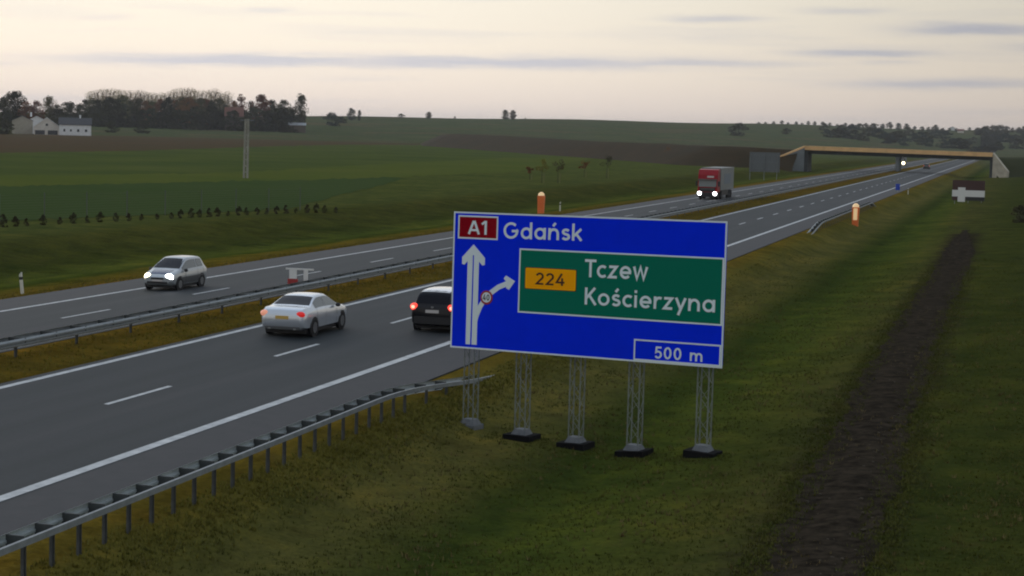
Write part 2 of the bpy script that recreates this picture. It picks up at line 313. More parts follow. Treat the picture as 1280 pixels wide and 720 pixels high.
# dirt track on the right
def track():
    Y = np.arange(22, 185, .6); n = 13; P = np.zeros((len(Y), n, 3))
    for i, y in enumerate(Y):
        w = 1.12+.10*math.sin(y*.31)+.08*math.sin(y*.83+1); fade = 1-float(sst(150, 184, y)); w *= .25+.75*fade
        cx = -3.6-.0045*(y-33)+.18*math.sin(y*.06)
        l = cx-w-.16*math.sin(y*1.7)*math.sin(y*.53+2)-RNG.normal(0, .03); r = cx+w+.18*math.sin(y*1.45+1)*math.sin(y*.61)+RNG.normal(0, .03)
        x = np.linspace(l, r, n); z = ground(x, y)+.03+.012*RNG.normal(0, 1, n)*np.array([0]+[1]*(n-2)+[0])*.6
        z[0] = ground(x[0], y)-.01; z[-1] = ground(x[-1], y)-.01
        tz = np.abs((x-cx)/w); z -= .05*np.exp(-((tz-.55)/.18)**2)
        P[i, :, 0] = x; P[i, :, 1] = y; P[i, :, 2] = z+.02
    mat('track_soil', (.015, .0125, .0095), .95, col2=(.046, .037, .026), scale=2.4, bump=.35, spec=0.0)
    return grid_mesh('dirt_track', P)
tr = link('dirt_track', track(), 'track_soil', smooth=180); struct(tr, 'dark bare-soil vehicle track through the grass on the right')
if tr.data.polygons[0].normal.z < 0: tr.data.flip_normals()

# ------------------------------------------------------------------ direction sign
mat('sign_blue', (.0, .028, .88), .6, spec=.03, col2=(.0, .025, .80), scale=.8); mat('sign_green', (.0, .165, .105), .5, spec=.06); mat('sign_white', (.74, .83, .87), .5, spec=.1)
mat('sign_red', (.27, .0, .008), .5, spec=.06); mat('sign_orange', (1.0, .42, .0), .5, spec=.06); mat('sign_dark', (.05, .012, .01), .5, spec=.3); mat('sign_grey', (.16, .17, .18), .5)
mat('galv', (.30, .33, .34), .5, metal=.55, var=.18, scale=6.0); mat('galv_dark', (.17, .19, .20), .55, metal=.5, var=.2, scale=5.0); mat('alu', (.36, .37, .38), .45, metal=.6, var=.1)
mat('post_dark', (.085, .092, .095), .7, var=.25); mat('spacer_shade', (.05, .058, .06), .7, var=.2); mat('galv_skylit', (.40, .45, .46), .6, metal=.15, var=.15, scale=4.0); mat('galv_mid', (.21, .235, .245), .6, metal=.2, var=.15, scale=4.0); mat('post_galv', (.20, .225, .215), .6, metal=.3, var=.2, scale=3.0); mat('concrete', (.13, .14, .15), .9, var=.2, scale=4.0, bump=.3); mat('tar_dark', (.010, .010, .011), .95, spec=.05, var=.3); mat('brand_red', (.35, .01, .012), .5)
SC = Vector((-11.568, 49.963, 3.423)); SU = Vector((.97321, -.22959, .01196)).normalized(); SV = Vector((-.00453, .03288, .99945)); SV = (SV-SU*SV.dot(SU)).normalized(); SN = SU.cross(SV)
SW, SH = 8.538, 3.976; SO = SC-SU*(SW/2)-SV*(SH/2); base = Vector((SC.x, SC.y+.2, -1.25))
def sp(u, v, n=0.0): return SO+SU*u+SV*v+SN*n
sign = thing('direction_sign', 'big blue and green motorway direction sign on five lattice posts reading Gdańsk', 'road sign', base)
def plate(name, m, pts, n0, n1, parent=sign):
    return MB().prism([sp(u, v, n0) for u, v in pts], SN*(n1-n0)).build(name, m, parent, base, fix=True)
def rect(u0, u1, v0, v1): return [(u0, v0), (u1, v0), (u1, v1), (u0, v1)]
def rrect(u0, u1, v0, v1, r, k=5):
    out = []
    for cx, cy, a in ((u1-r, v0+r, -90), (u1-r, v1-r, 0), (u0+r, v1-r, 90), (u0+r, v0+r, 180)):
        out += [(cx+r*math.cos(R(a+90*i/k)), cy+r*math.sin(R(a+90*i/k))) for i in range(k+1)]
    return out
panel = plate('panel', 'sign_blue', rrect(0, SW, 0, SH, .10), -.03, .0)
def frame(name, m, u0, u1, v0, v1, w, n0, n1, parent):
    mb = MB()
    for a in (rect(u0, u1, v0, v0+w), rect(u0, u1, v1-w, v1), rect(u0, u0+w, v0+w, v1-w), rect(u1-w, u1, v0+w, v1-w)):
        mb.prism([sp(u, v, n0) for u, v in a], SN*(n1-n0))
    return mb.build(name, m, parent, base, fix=True)
frame('border', 'sign_white', 0.0, SW, .0, SH, .045, .001, .005, panel)
gp = plate('green_panel', 'sign_green', rect(2.23, SW-.05, 1.17, 2.97), .001, .006)
frame('border', 'sign_white', 2.21, SW-.05, 1.15, 2.99, .045, .007, .011, gp)
frame('distance_frame', 'sign_white', 5.90, SW-.05, .045, .63, .042, .006, .010, sign)
a1 = plate('route_plate', 'sign_red', rect(.17, 1.47, 3.21, 3.86), .001, .006); a1['label'] = 'red A1 route plate with white border'
frame('border', 'sign_white', .155, 1.485, 3.195, 3.875, .045, .007, .011, a1)
rp = plate('route_plate', 'sign_orange', rrect(2.43, 4.04, 1.86, 2.45, .04), .012, .018); rp['label'] = 'orange 224 route plate'
frame('border', 'sign_dark', 2.415, 4.055, 1.845, 2.465, .022, .007, .0115, rp)

# stroke lettering in the style of road-sign type
def arc(cx, cy, rx, ry, a0, a1, n=14): return [(cx+rx*math.cos(R(a0+(a1-a0)*i/n)), cy+ry*math.sin(R(a0+(a1-a0)*i/n))) for i in range(n+1)]
BOWL = arc(.34, .355, .275, .285, 0, 360, 24)
SS = arc(.27, .505, .18, .13, 25, 255, 9)+arc(.26, .215, .20, .145, 75, -155, 9)
GL = {'A': ([[(.04, 0), (.36, .97)], [(.40, .97), (.72, 0)], [(.16, .30), (.60, .30)]], .78), '1': ([[(.03, .74), (.24, .93), (.27, .93)], [(.29, 0), (.29, 1)]], .42),
 'G': ([arc(.47, .5, .40, .43, 45, 355, 26)+[(.87, .46)], [(.94, .47), (.52, .47)]], 1.0), 'd': ([BOWL, [(.63, 0), (.63, 1.02)]], .76), 'a': ([BOWL, [(.63, 0), (.63, .71)]], .76),
 'n': ([[(.07, 0), (.07, .71)], [(.07, .36)]+arc(.34, .37, .25, .265, 180, 0, 12)+[(.59, 0)]], .72), 's': ([SS], .55),
 'k': ([[(.07, 0), (.07, 1.02)], [(.55, .70), (.11, .27)], [(.24, .42), (.58, 0)]], .64), 'T': ([[(0, .93), (.70, .93)], [(.35, 0), (.35, .90)]], .66),
 'c': ([arc(.34, .355, .275, .285, 48, 312, 18)], .60), 'z': ([[(.04, .64), (.48, .64), (.06, .07), (.52, .07)]], .60), 'e': ([arc(.34, .355, .275, .285, 0, 318, 20), [(.08, .345), (.68, .345)]], .72),
 'w': ([[(.03, .71), (.22, .04), (.42, .68), (.62, .04), (.81, .71)]], .87), 'K': ([[(.07, 0), (.07, 1)], [(.60, 1), (.11, .40)], [(.26, .56), (.66, 0)]], .70), 'o': ([BOWL], .72),
 'i': ([[(.07, 0), (.07, .71)], [(.07, .84), (.07, 1.0)]], .22), 'r': ([[(.07, 0), (.07, .71)], [(.07, .36)]+arc(.33, .37, .25, .265, 180, 62, 8)], .46), 'y': ([[(.03, .71), (.31, .05)], [(.57, .71), (.17, -.28)]], .64),
 '2': ([arc(.31, .69, .24, .24, 165, -38, 14)+[(.07, .07), (.60, .07)]], .70), '4': ([[(.44, 1.0), (.05, .27), (.66, .27)], [(.47, 0), (.47, .62)]], .74), '5': ([[(.55, .93), (.16, .93), (.12, .52)]+arc(.29, .33, .24, .26, 128, -150, 14)], .66),
 '0': ([arc(.31, .5, .235, .43, 0, 360, 24)], .70), 'm': ([[(.07, 0), (.07, .71)], [(.07, .36)]+arc(.29, .40, .205, .235, 180, 0, 10)+[(.495, 0)], [(.495, .36)]+arc(.715, .40, .205, .235, 180, 0, 10)+[(.92, 0)]], 1.04), ' ': ([], .42)}
GL['ń'] = (GL['n'][0]+[[(.28, .83), (.44, 1.02)]], .72); GL['ś'] = (GL['s'][0]+[[(.22, .83), (.38, 1.02)]], .55)
def ribbon(pts, w):
    closed = abs(pts[0][0]-pts[-1][0])+abs(pts[0][1]-pts[-1][1]) < 1e-6
    P = [Vector(p) for p in (pts[:-1] if closed else pts)]; n = len(P); L = []; Rr = []
    for i in range(n):
        a = P[i-1] if (i or closed) else None; b = P[(i+1) % n] if (i < n-1 or closed) else None
        d0 = (P[i]-a).normalized() if a is not None else None; d1 = (b-P[i]).normalized() if b is not None else None
        d0 = d0 or d1; d1 = d1 or d0
        n0 = Vector((-d0.y, d0.x)); n1 = Vector((-d1.y, d1.x)); mm = n0+n1; mm = mm/max(mm.length, 1e-6); k = 1/max(mm.dot(n0), .45)
        L.append(P[i]+mm*(w/2*k)); Rr.append(P[i]-mm*(w/2*k))
    return L, Rr, closed
def text(s, m, parent, u0, u1, v0, cap, n0, sw=.15, name='lettering', slope=0.0):
    gap = .10; tot = sum(GL[c][1]+gap for c in s)-gap; kx = (u1-u0)/tot; x = 0
    for c in s:
        mb = MB()
        for si, st in enumerate(GL[c][0]):
            L, Rr, closed = ribbon(st, sw); k = len(L); h = n0+.0012*si; v = []
            for A in (L, Rr):
                for p in A: v.append((u0+(x+p.x)*kx, v0+p.y*cap+slope*(x+p.x)*kx))
            top = [sp(a, b, h+.004) for a, b in v]; bot = [sp(a, b, n0-.0005) for a, b in v]
            f = []; m2 = 2*k
            for i in range(k if closed else k-1):
                j = (i+1) % k; f += [(i, k+i, k+j, j), (m2+i, m2+j, m2+k+j, m2+k+i), (i, j, m2+j, m2+i), (k+i, m2+k+i, m2+k+j, k+j)]
            if not closed: f += [(0, m2, m2+k, k), (k-1, 2*k-1, m2+2*k-1, m2+k-1)]
            mb.add(top+bot, f)
        if mb.v:
            o = mb.build(name, m, parent, base, fix=True)
        x += GL[c][1]+gap
text('A1', 'sign_white', a1, .50, 1.14, 3.335, .40, .0075)
text('Gdańsk', 'sign_white', sign, 1.67, 4.20, 3.25, .47, .002, slope=.012)
text('Tczew', 'sign_white', gp, 4.31, 6.25, 2.27, .50, .0075, slope=.006)
text('Kościerzyna', 'sign_white', gp, 4.34, 8.30, 1.50, .48, .0075)
text('224', 'sign_dark', rp, 2.77, 3.72, 1.985, .34, .0195)
text('500 m', 'sign_white', sign, 6.53, 7.97, .135, .33, .002)
# forked arrow: two lanes ahead, exit lane with a speed disc
ar = MB()
def apoly(pts, n1=.006): ar.prism([sp(u, v, .001) for u, v in pts], SN*(n1-.001))
apoly([(.515, .13), (.665, .13), (.675, 2.70), (.49, 2.52), (.505, 2.50)][:2]+[(.675, 2.78), (.505, 2.62)])
apoly([(.715, .13), (.885, .13), (.885, 2.60), (.715, 2.78)])
apoly([(.69, 3.04), (.32, 2.66), (.32, 2.46), (.40, 2.44), (.69, 2.74)], .008); apoly([(.69, 3.04), (.69, 2.74), (1.0, 2.44), (1.08, 2.46), (1.08, 2.66)], .008)
brp = [(.80, .78), (.86, 1.0), (.96, 1.24), (1.10, 1.46), (1.30, 1.66), (1.55, 1.84), (1.86, 1.97)]
L_, R_, _ = ribbon(brp, .15); pts_ = [(p.x, p.y) for p in L_]+[(p.x, p.y) for p in R_[::-1]]
kk = len(L_)
for i in range(kk-1): apoly([(L_[i].x, L_[i].y), (L_[i+1].x, L_[i+1].y), (R_[i+1].x, R_[i+1].y), (R_[i].x, R_[i].y)], .007)
apoly([(2.09, 2.04), (1.79, 2.19), (1.72, 2.10), (1.84, 1.98), (1.80, 1.83), (1.90, 1.78)], .0085)
ar.build('lane_arrow', 'sign_white', sign, base, fix=True)
def disc(name, m, cu, cv, r, n0, n1, parent): return plate(name, m, [(cu+r*math.cos(2*math.pi*i/28), cv+r*math.sin(2*math.pi*i/28)) for i in range(28)], n0, n1, parent)
dc = disc('speed_disc', 'brand_red', 1.17, 1.525, .205, .010, .014, sign); disc('disc_face', 'sign_white', 1.17, 1.525, .150, .0145, .017, dc)
text('40', 'tar_dark', dc, 1.055, 1.285, 1.44, .17, .0185, sw=.15)
# aluminium backing rails and five lattice posts
for v in (.5, 1.5, 2.5, 3.5):
    MB().prism([sp(.1, v-.04, -.10), sp(SW-.1, v-.04, -.10), sp(SW-.1, v+.04, -.10), sp(.1, v+.04, -.10)], SN*.068).build('backing_rail', 'alu', sign, base, fix=True)
POSTS = [(-15.10, 51.05), (-13.40, 50.72), (-11.70, 50.32), (-9.91, 49.90), (-7.90, 49.40)]
PU = Vector((SU.x, SU.y, 0)).normalized(); PN = Vector((SN.x, SN.y, 0)).normalized()
for i, (px_, py_) in enumerate(POSTS):
    u = (Vector((px_, py_, 0))-SO).dot(SU); p0 = sp(u, 2.0, -.32); pb = Vector((p0.x, p0.y, 0)); gz = float(ground(pb.x, pb.y)); pb.z = gz
    top = sp(u, SH-.25, -.32).z; hw, hd = .165, .14; mb = MB()
    cs = [pb+PU*(a*hw)+PN*(b*hd) for a, b in ((-1, 1), (1, 1), (1, -1), (-1, -1))]
    for c in cs: mb.tube((c.x, c.y, gz+.2), (c.x, c.y, top), .021, n=6)
    z = gz+.3; k = 0
    while z < top-.45:
        for a in range(4):
            c0, c1 = (cs[a], cs[(a+1) % 4]) if k % 2 == 0 else (cs[(a+1) % 4], cs[a])
            mb.tube((c0.x, c0.y, z), (c1.x, c1.y, z+.42), .009, n=4, caps=False)
        z += .42; k += 1
    po = mb.build('lattice_post', 'post_galv', sign, base, fix=True)
    # concrete cap on a tarred footing
    f = MB(); c = Vector((pb.x, pb.y, gz))
    b0, b1 = (.48, .42), (.30, .26)
    vs = [c+PU*(a*w)+PN*(b*d)+Vector((0, 0, h)) for (w, d), h in (((.25, .22), .15 if i else .05), ((.17, .15), .31 if i else .20)) for a, b in ((-1, -1), (1, -1), (1, 1), (-1, 1))]
    f.add(vs, [(0, 3, 2, 1), (4, 5, 6, 7)]+[(j, (j+1) % 4, 4+(j+1) % 4, 4+j) for j in range(4)])
    fo = f.build('footing', 'concrete', sign, base, fix=True)
    MB().obox(c+Vector((0, 0, -.13 if i else -.2)), (PU+Vector((0, 0, (0, 0, .02, .09, -.04)[i]))).normalized(), PN, (0, 0, 1), .43 if i else .30, .38 if i else .27, .285 if i else .245).build('footing_base', 'tar_dark' if i else 'concrete', fo, base, fix=True)

# ------------------------------------------------------------------ guardrails
def beam_prof(w=.31, d=.08):      # W-beam cross-section (depth, height)
    return [(0, w/2), (d, w/2-.05), (d, w/2-.10), (.015, .025), (.015, -.025), (d, -w/2+.10), (d, -w/2+.05), (0, -w/2)]
def sweep(path, prof, sgn, thick=.006):
    mb = MB(); n = len(prof)
    for (x, y, z) in path:
        for d, h in prof: mb.v.append((x+sgn*d, y, z+h))
        for d, h in prof: mb.v.append((x+sgn*(d-thick), y, z+h))
    k = 2*n
    for i in range(len(path)-1):
        for j in range(n-1):
            a, b = i*k+j, (i+1)*k+j; mb.f += [(a, a+1, b+1, b), (a+n, b+n, b+n+1, a+n+1)]
        a, b = i*k, (i+1)*k; mb.f += [(a, b, b+n, a+n), (a+n-1, a+2*n-1, b+2*n-1, b+n-1)]
    return mb
def guardrail(label, xr, xf, Y0, Y1, ramp0, ramp1, step, sp_step, zt, double=False):
    g0 = (xr, Y0, float(ground(xr, Y0)) if xr > -28 else 0.0); g = thing('guardrail', label, 'guardrail', g0)
    def top(y):
        t = 1.0
        if ramp0: t = min(t, max(0, (y-Y0)/ramp0))
        if ramp1: t = min(t, max(0, (Y1-y)/ramp1))
        t = t*t*(3-2*t); return zt*t+(-.45)*(1-t)
    Y = np.arange(Y0, Y1+.01, 1.0); sg = 1 if xf > xr else -1
    sweep([(xf-sg*.05, y, top(y)-.155) for y in Y], beam_prof(.26 if double else .31), sg).build('front_beam', 'galv_mid' if double else 'galv_skylit', g, g0, smooth=30)  # single beam's paler steel colour stands in for sky light on its back
    if double: sweep([(xr+sg*.05, y, top(y)-.155) for y in Y], beam_prof(.26), -sg).build('rear_beam', 'galv_mid', g, g0, smooth=30)
    else:
        mb = MB(); pr = [(-.035, .06), (.035, .06), (.035, -.06), (-.035, -.06)]
        for y in Y: mb.v += [(xr-sg*.06+a, y, top(y)-.10+b) for a, b in pr]
        for i in range(len(Y)-1): mb.f += [(4*i+j, 4*i+(j+1) % 4, 4*i+4+(j+1) % 4, 4*i+4+j) for j in range(4)]
        mb.f += [(0, 1, 2, 3), tuple(4*(len(Y)-1)+j for j in (3, 2, 1, 0))]; mb.build('rear_rail', 'galv_mid', g, g0, fix=True)
    # posts and spacers share meshes
    xc = (xr+xf)/2 if double else xr
    pm = MB().box(-.028, .028, -.05, -.044, -1.1, 0).box(-.028, -.022, -.044, .05, -1.1, 0).box(-.028, .028, .0502, .056, -1.1, 0).mesh('post'); pm.materials.append(MATS['post_dark'])
    y = Y0+.5
    while y < Y1:
        if top(y) > -.25:
            o = link('post', pm, None, g); o.location = (xc-g0[0], y-g0[1], top(y)-.06-g0[2])
        y += step if top(y) > zt-.05 else 2.0
    a, b = (xr-xc, xf-xc-sg*.02) if double else (.03*sg, xf-xr-sg*.02)
    sm = MB(); zz = (.0, -.28)
    sm.prism([(a, 0, zz[1]*.55), (b, 0, zz[1]), (b, 0, zz[0]), (a, 0, zz[0])], (0, .006, 0)); sm.prism([(a, -.002, .002), (b, -.002, .002), (b, .05, .002), (a, .03, .002)], (0, 0, .006))
    sme = sm.mesh('spacer'); sme.materials.append(MATS['spacer_shade']); y = Y0+.5+.08  # dark colour stands in for shade on the galvanised spacer plates
    while y < Y1:
        if top(y) > -.1: o = link('spacer', sme, None, g); o.location = (xc-g0[0], y-g0[1], top(y)-.03-g0[2])
        y += sp_step if top(y) > zt-.05 else 2.0
    return g
guardrail('galvanised guardrail on many posts in the left foreground, running down under the direction sign', -16.62, -17.04, 14, 61, 0, 14, 1.0, 1.0, .36)
guardrail('long galvanised guardrail on the grassy median between the two carriageways', -30.60, -31.25, 20, 560, 0, 0, 4.0, 2.0, .69, double=True)
guardrail('short far guardrail on the right verge beside the orange column', -16.80, -17.20, 156, 236, 14, 10, 2.0, 2.0, .36)

# median grass tufts, verge weeds and turf: uncountable
def tufts(name, label, spots, h0, h1, m):
    P = np.array(spots); n = len(P); k = 4; ang = RNG.uniform(0, 2*np.pi, (n, k)); ln = RNG.uniform(h0, h1, (n, k)); tilt = RNG.uniform(.15, .8, (n, k)); w = ln*.13+.004
    b = P[:, None, :]+np.stack([np.cos(ang)*.04, np.sin(ang)*.04, ang*0-.01], -1)
    d = np.stack([np.cos(ang)*np.sin(tilt), np.sin(ang)*np.sin(tilt), np.cos(tilt)], -1); s = np.stack([-np.sin(ang), np.cos(ang), ang*0], -1)*w[..., None]
    V = np.stack([b-s, b+s, b+d*ln[..., None]], 2).reshape(-1, 3); F = np.arange(len(V)).reshape(-1, 3)
    me = bpy.data.meshes.new(name); me.from_pydata(V.tolist(), [], F.tolist()); me.update()
    o = link(name, me, m); tag(o, label, 'grass', kind='stuff'); return o
mat('blade_green', (.060, .075, .016), .9, col2=(.090, .086, .024), scale=.9, spec=0.0); mat('blade_weed', (.17, .15, .034), .9, col2=(.13, .13, .030), scale=.7, spec=0.0); mat('blade_straw', (.15, .115, .05), .9, col2=(.10, .085, .035), scale=.9, spec=0.0); mat('blade_dry', (.16, .125, .024), .9, col2=(.12, .115, .024), scale=.7, spec=0.0)
sp_ = []
for (fx, fy) in [(-15.10, 51.05), (-13.40, 50.72), (-11.70, 50.32), (-9.91, 49.90), (-7.90, 49.40)]:      # longer grass round the sign's footings
    for k in range(160):
        a = random.uniform(0, 6.283); q = random.uniform(.45, .95); sp_.append((fx+q*math.cos(a), fy-.3+q*math.sin(a)*.9))
while len(sp_) < 46000:
    y = 24*math.exp(random.random()*1.75); x = random.uniform(-16.2, 8)
    cx = -3.6-.0045*(y-33)
    if abs(x-cx) < 1.15 and random.random() < .97: continue
    if math.sin(x*1.3+y*.4)*math.sin(y*.55-x*.7)+random.uniform(-.9, .9) < -.1: continue
    sp_.append((x, y))
sx_ = np.array(sp_); zz_ = ground(sx_[:, 0], sx_[:, 1]); tufts('verge_grass', 'short olive-green turf on the right-hand verge below the sign', np.column_stack([sx_, zz_]), .03, .095, 'blade_green')
q_ = np.column_stack([RNG.uniform(-16, 6, 7000), 25*np.exp(RNG.uniform(0, 1.4, 7000))]); q_ = q_[np.sin(q_[:, 0]*.8+1)*np.sin(q_[:, 1]*.33)+RNG.normal(0, .35, 7000) > .25]; tufts('dead_stalks', 'scattered straw-coloured dead stalks in the right-hand verge', np.column_stack([q_, ground(q_[:, 0], q_[:, 1])]), .05, .15, 'blade_straw')
sx_ = np.column_stack([RNG.normal(-16.15, .42, 6000), RNG.uniform(24, 75, 6000)]); sx_[:, 0] = np.maximum(sx_[:, 0], -16.9); tufts('dry_weeds', 'dry yellow-brown weeds along the foot of the near guardrail', np.column_stack([sx_, ground(sx_[:, 0], sx_[:, 1])]), .05, .13, 'blade_weed')
sx_ = np.column_stack([RNG.uniform(-31.7, -28.35, 9000), RNG.uniform(40, 240, 9000)]); tufts('median_grass', 'dry yellow-brown grass on the median strip', np.column_stack([sx_, ground(sx_[:, 0], sx_[:, 1])]), .04, .13, 'blade_dry')
sx_ = np.column_stack([-43.1-np.abs(RNG.normal(0, 1.3, 7000)), RNG.uniform(60, 240, 7000)]); tufts('far_verge_weeds', 'rusty dry grass strip along the far edge of the far carriageway', np.column_stack([sx_, ground(sx_[:, 0], sx_[:, 1])]), .04, .13, 'blade_dry')
ey = 26*np.exp(RNG.uniform(0, 1.6, 11000)); es = RNG.choice([-1, 1], 11000); ex = -3.6-.0045*(ey-33)+.18*np.sin(ey*.06)+es*(1.12+RNG.normal(.08, .26, 11000))
tufts('track_edge_grass', 'ragged grass creeping over the edges of the dirt track', np.column_stack([ex, ey, ground(ex, ey)+.02]), .03, .10, 'blade_green')
# rubble on the track
mat('rubble', (.05, .042, .030), .95, col2=(.08, .066, .046), scale=9.0, spec=.2)
rb = MB()
for i in range(260):
    y = 27+random.random()**2*70; x = -3.6-.0045*(y-33)+random.gauss(.55, .45); r = random.uniform(.015, .055); z = float(ground(x, y))+.04
    rb.ell((x, y, z), r, r*random.uniform(.6, 1.3), r*.6, 5, 3)
tag(rb.build('rubble', 'rubble'), 'pale stones and clods scattered along the dirt track', 'stones', kind='stuff')

# ------------------------------------------------------------------ vehicles
mat('silver_paint', (.62, .67, .73), .24, metal=.55, coat=.6); mat('light_silver_paint', (.40, .43, .45), .3, metal=.4, coat=.6); mat('black_paint', (.008, .008, .011), .3, coat=.12, spec=.25); mat('glass_dark', (.004, .005, .010), .16, spec=.17)
mat('glass_grey', (.10, .12, .125), .08, spec=.9); mat('rubber', (.012, .012, .013), .85); mat('rim', (.30, .31, .32), .35, metal=.8); mat('trim', (.015, .015, .017), .6); mat('dark_grey_paint', (.10, .105, .11), .35, metal=.3)
mat('tail_red', (.45, .01, .015), .3, emit=((1, .03, .02), .35)); mat('tail_lit', (.6, .02, .02), .3, emit=((1, .07, .04), 1.3)); mat('brake_hot', (.8, .1, .08), .3, emit=((1, .30, .20), 2.8)); mat('tail_warm', (.7, .30, .2), .3, emit=((1, .40, .26), .40))
mat('head_white', (.9, .9, .9), .2, emit=((.95, .98, 1), 9.0)); mat('head_warm', (.9, .88, .8), .2, emit=((1, .86, .50), 6.0)); mat('plate_yellow', (.62, .40, .10), .5); mat('plate_white', (.55, .52, .50), .5)
mat('hood_reflection', (.035, .05, .11), .25, coat=.5)  # dark blue reflection painted onto the hatchback's silver bonnet
def crom(P, per):
    P = np.array(P, float); n = len(P); out = []; T = []
    for i in range(n-1):
        p0, p1, p2, p3 = P[max(i-1, 0)], P[i], P[i+1], P[min(i+2, n-1)]
        for j in range(per):
            t = j/per
            m1, m2 = (p2-p0)*.35, (p3-p1)*.35
            h = (2*t**3-3*t**2+1)*p1+(t**3-2*t**2+t)*m1+(-2*t**3+3*t**2)*p2+(t**3-t**2)*m2
            out.append(h); T.append(i+t)
    out.append(P[-1]); T.append(n-1); return np.array(out), np.array(T)
def ring(s):
    y, w, zb, zt, zg, wt, zr = s
    h = [(0, zb), (.80*w, zb), (.965*w, zb+.10), (w, zb+.48*(zt-zb)), (.985*w, zt-.07), (.945*w, zt), (wt+.035, zg), (wt*.93, zg+.62*(zr-zg)), (wt*.6, zr-.008), (0, zr)]
    h = [(a, b) for a, b in h]; return [(x, y, z) for x, z in h]+[(-x, y, z) for x, z in h[-2:0:-1]]
def car(name, label, st, body, wheels, loc, rz, glass='glass_dark', wr=.32, patches=(), lower=None):
    c = thing(name, label, 'car', loc, rz); Pst, T = crom(st, 5); rings = np.array([ring(s) for s in Pst]); n = rings.shape[1]; mb = MB()
    for r in rings: mb.v += [tuple(p) for p in r]
    for i in range(len(rings)-1): mb.f += [(i*n+j, i*n+(j+1) % n, (i+1)*n+(j+1) % n, (i+1)*n+j) for j in range(n)]
    mb.f += [tuple(range(n))[::-1], tuple((len(rings)-1)*n+j for j in range(n))]
    mb.build('body', body, c, fix=True, smooth=38)
    def surf(t, v):
        k = np.interp(t, T, np.arange(len(T))); i = int(min(k, len(T)-2)); a = k-i; j = int(v) % n; b = v-int(v); j2 = (j+1) % n
        p = (1-a)*((1-b)*rings[i][j]+b*rings[i][j2])+a*((1-b)*rings[i+1][j]+b*rings[i+1][j2]); return Vector(p)
    def patch(nm, m, t0, t1, v0, v1, off=.008, nt_=5, nv_=5, ins=None):
        mb = MB()
        for i in range(nt_+1):
            for j in range(nv_+1):
                t = t0+(t1-t0)*i/nt_; v = v0+(v1-v0)*j/nv_; e = .01
                p = surf(t, v); du = surf(min(t+e, T[-1]), v)-surf(max(t-e, 0), v); dv = surf(t, v+e)-surf(t, v-e)
                nn = dv.cross(du)
                if nn.length < 1e-9: nn = Vector((0, 0, 1))
                nn.normalize(); ctr = Vector((0, p.y, .75)); nn = nn if nn.dot(p-ctr) > 0 else -nn
                mb.v.append(tuple(p+nn*off))
        for i in range(nt_):
            for j in range(nv_): a = i*(nv_+1)+j; mb.f.append((a, a+1, a+nv_+2, a+nv_+1))
        return mb.build(nm, m, c, smooth=180)
    MB().box(-st[3][1]*.86, st[3][1]*.86, .35, st[-1][0]-.3, .13, .26).build('shade_box', 'trim', c)  # dark box added low under the car to deepen its shadow
    for pt in patches: patch(*pt)
    wm = MB().lathe((0, 0, 0), (1, 0, 0), [(wr*.62, -.10), (wr*.93, -.10), (wr, -.06), (wr, .06), (wr*.93, .10), (wr*.62, .10)], 22).mesh('tyre'); wm.materials.append(MATS['rubber'])
    rmb = MB().lathe((0, 0, 0), (1, 0, 0), [(wr*.63, -.101), (wr*.60, -.085), (wr*.2, -.09), (wr*.16, -.105)], 18)
    for k in range(5):
        a = 2*math.pi*k/5; rmb.obox((-.098, math.cos(a)*wr*.38, math.sin(a)*wr*.38), (1, 0, 0), (0, math.cos(a), math.sin(a)), (0, -math.sin(a), math.cos(a)), .012, wr*.24, wr*.07)
    rm = rmb.mesh('rim'); rm.materials.append(MATS['rim'])
    am = MB().lathe((0, 0, 0), (1, 0, 0), [(wr+.065, -.055), (wr+.065, .0)], 22).mesh('wheel_arch'); am.materials.append(MATS['trim'])
    for wy in wheels:
        w = float(np.interp(wy, [s[0] for s in Pst], [s[1] for s in Pst]))
        for sgn in (1, -1):
            o = link('wheel', wm, None, c); o.location = (sgn*(w-.085), wy, wr); o.rotation_euler = (0, 0, 0 if sgn < 0 else math.pi)
            q = link('rim', rm, None, o)
            q = link('wheel_arch', am, None, c); q.location = (sgn*(w+.003), wy, wr+.02); q.rotation_euler = (0, 0, math.pi if sgn < 0 else 0)
    return c
def lamp(c, nm, m, x, y, z, rx, ry, rz): return MB().ell((x, y, z), rx, ry, rz, 12, 7).build(nm, m, c, smooth=180)
def bx(c, nm, m, *a):
    return MB().box(*a).build(nm, m, c)
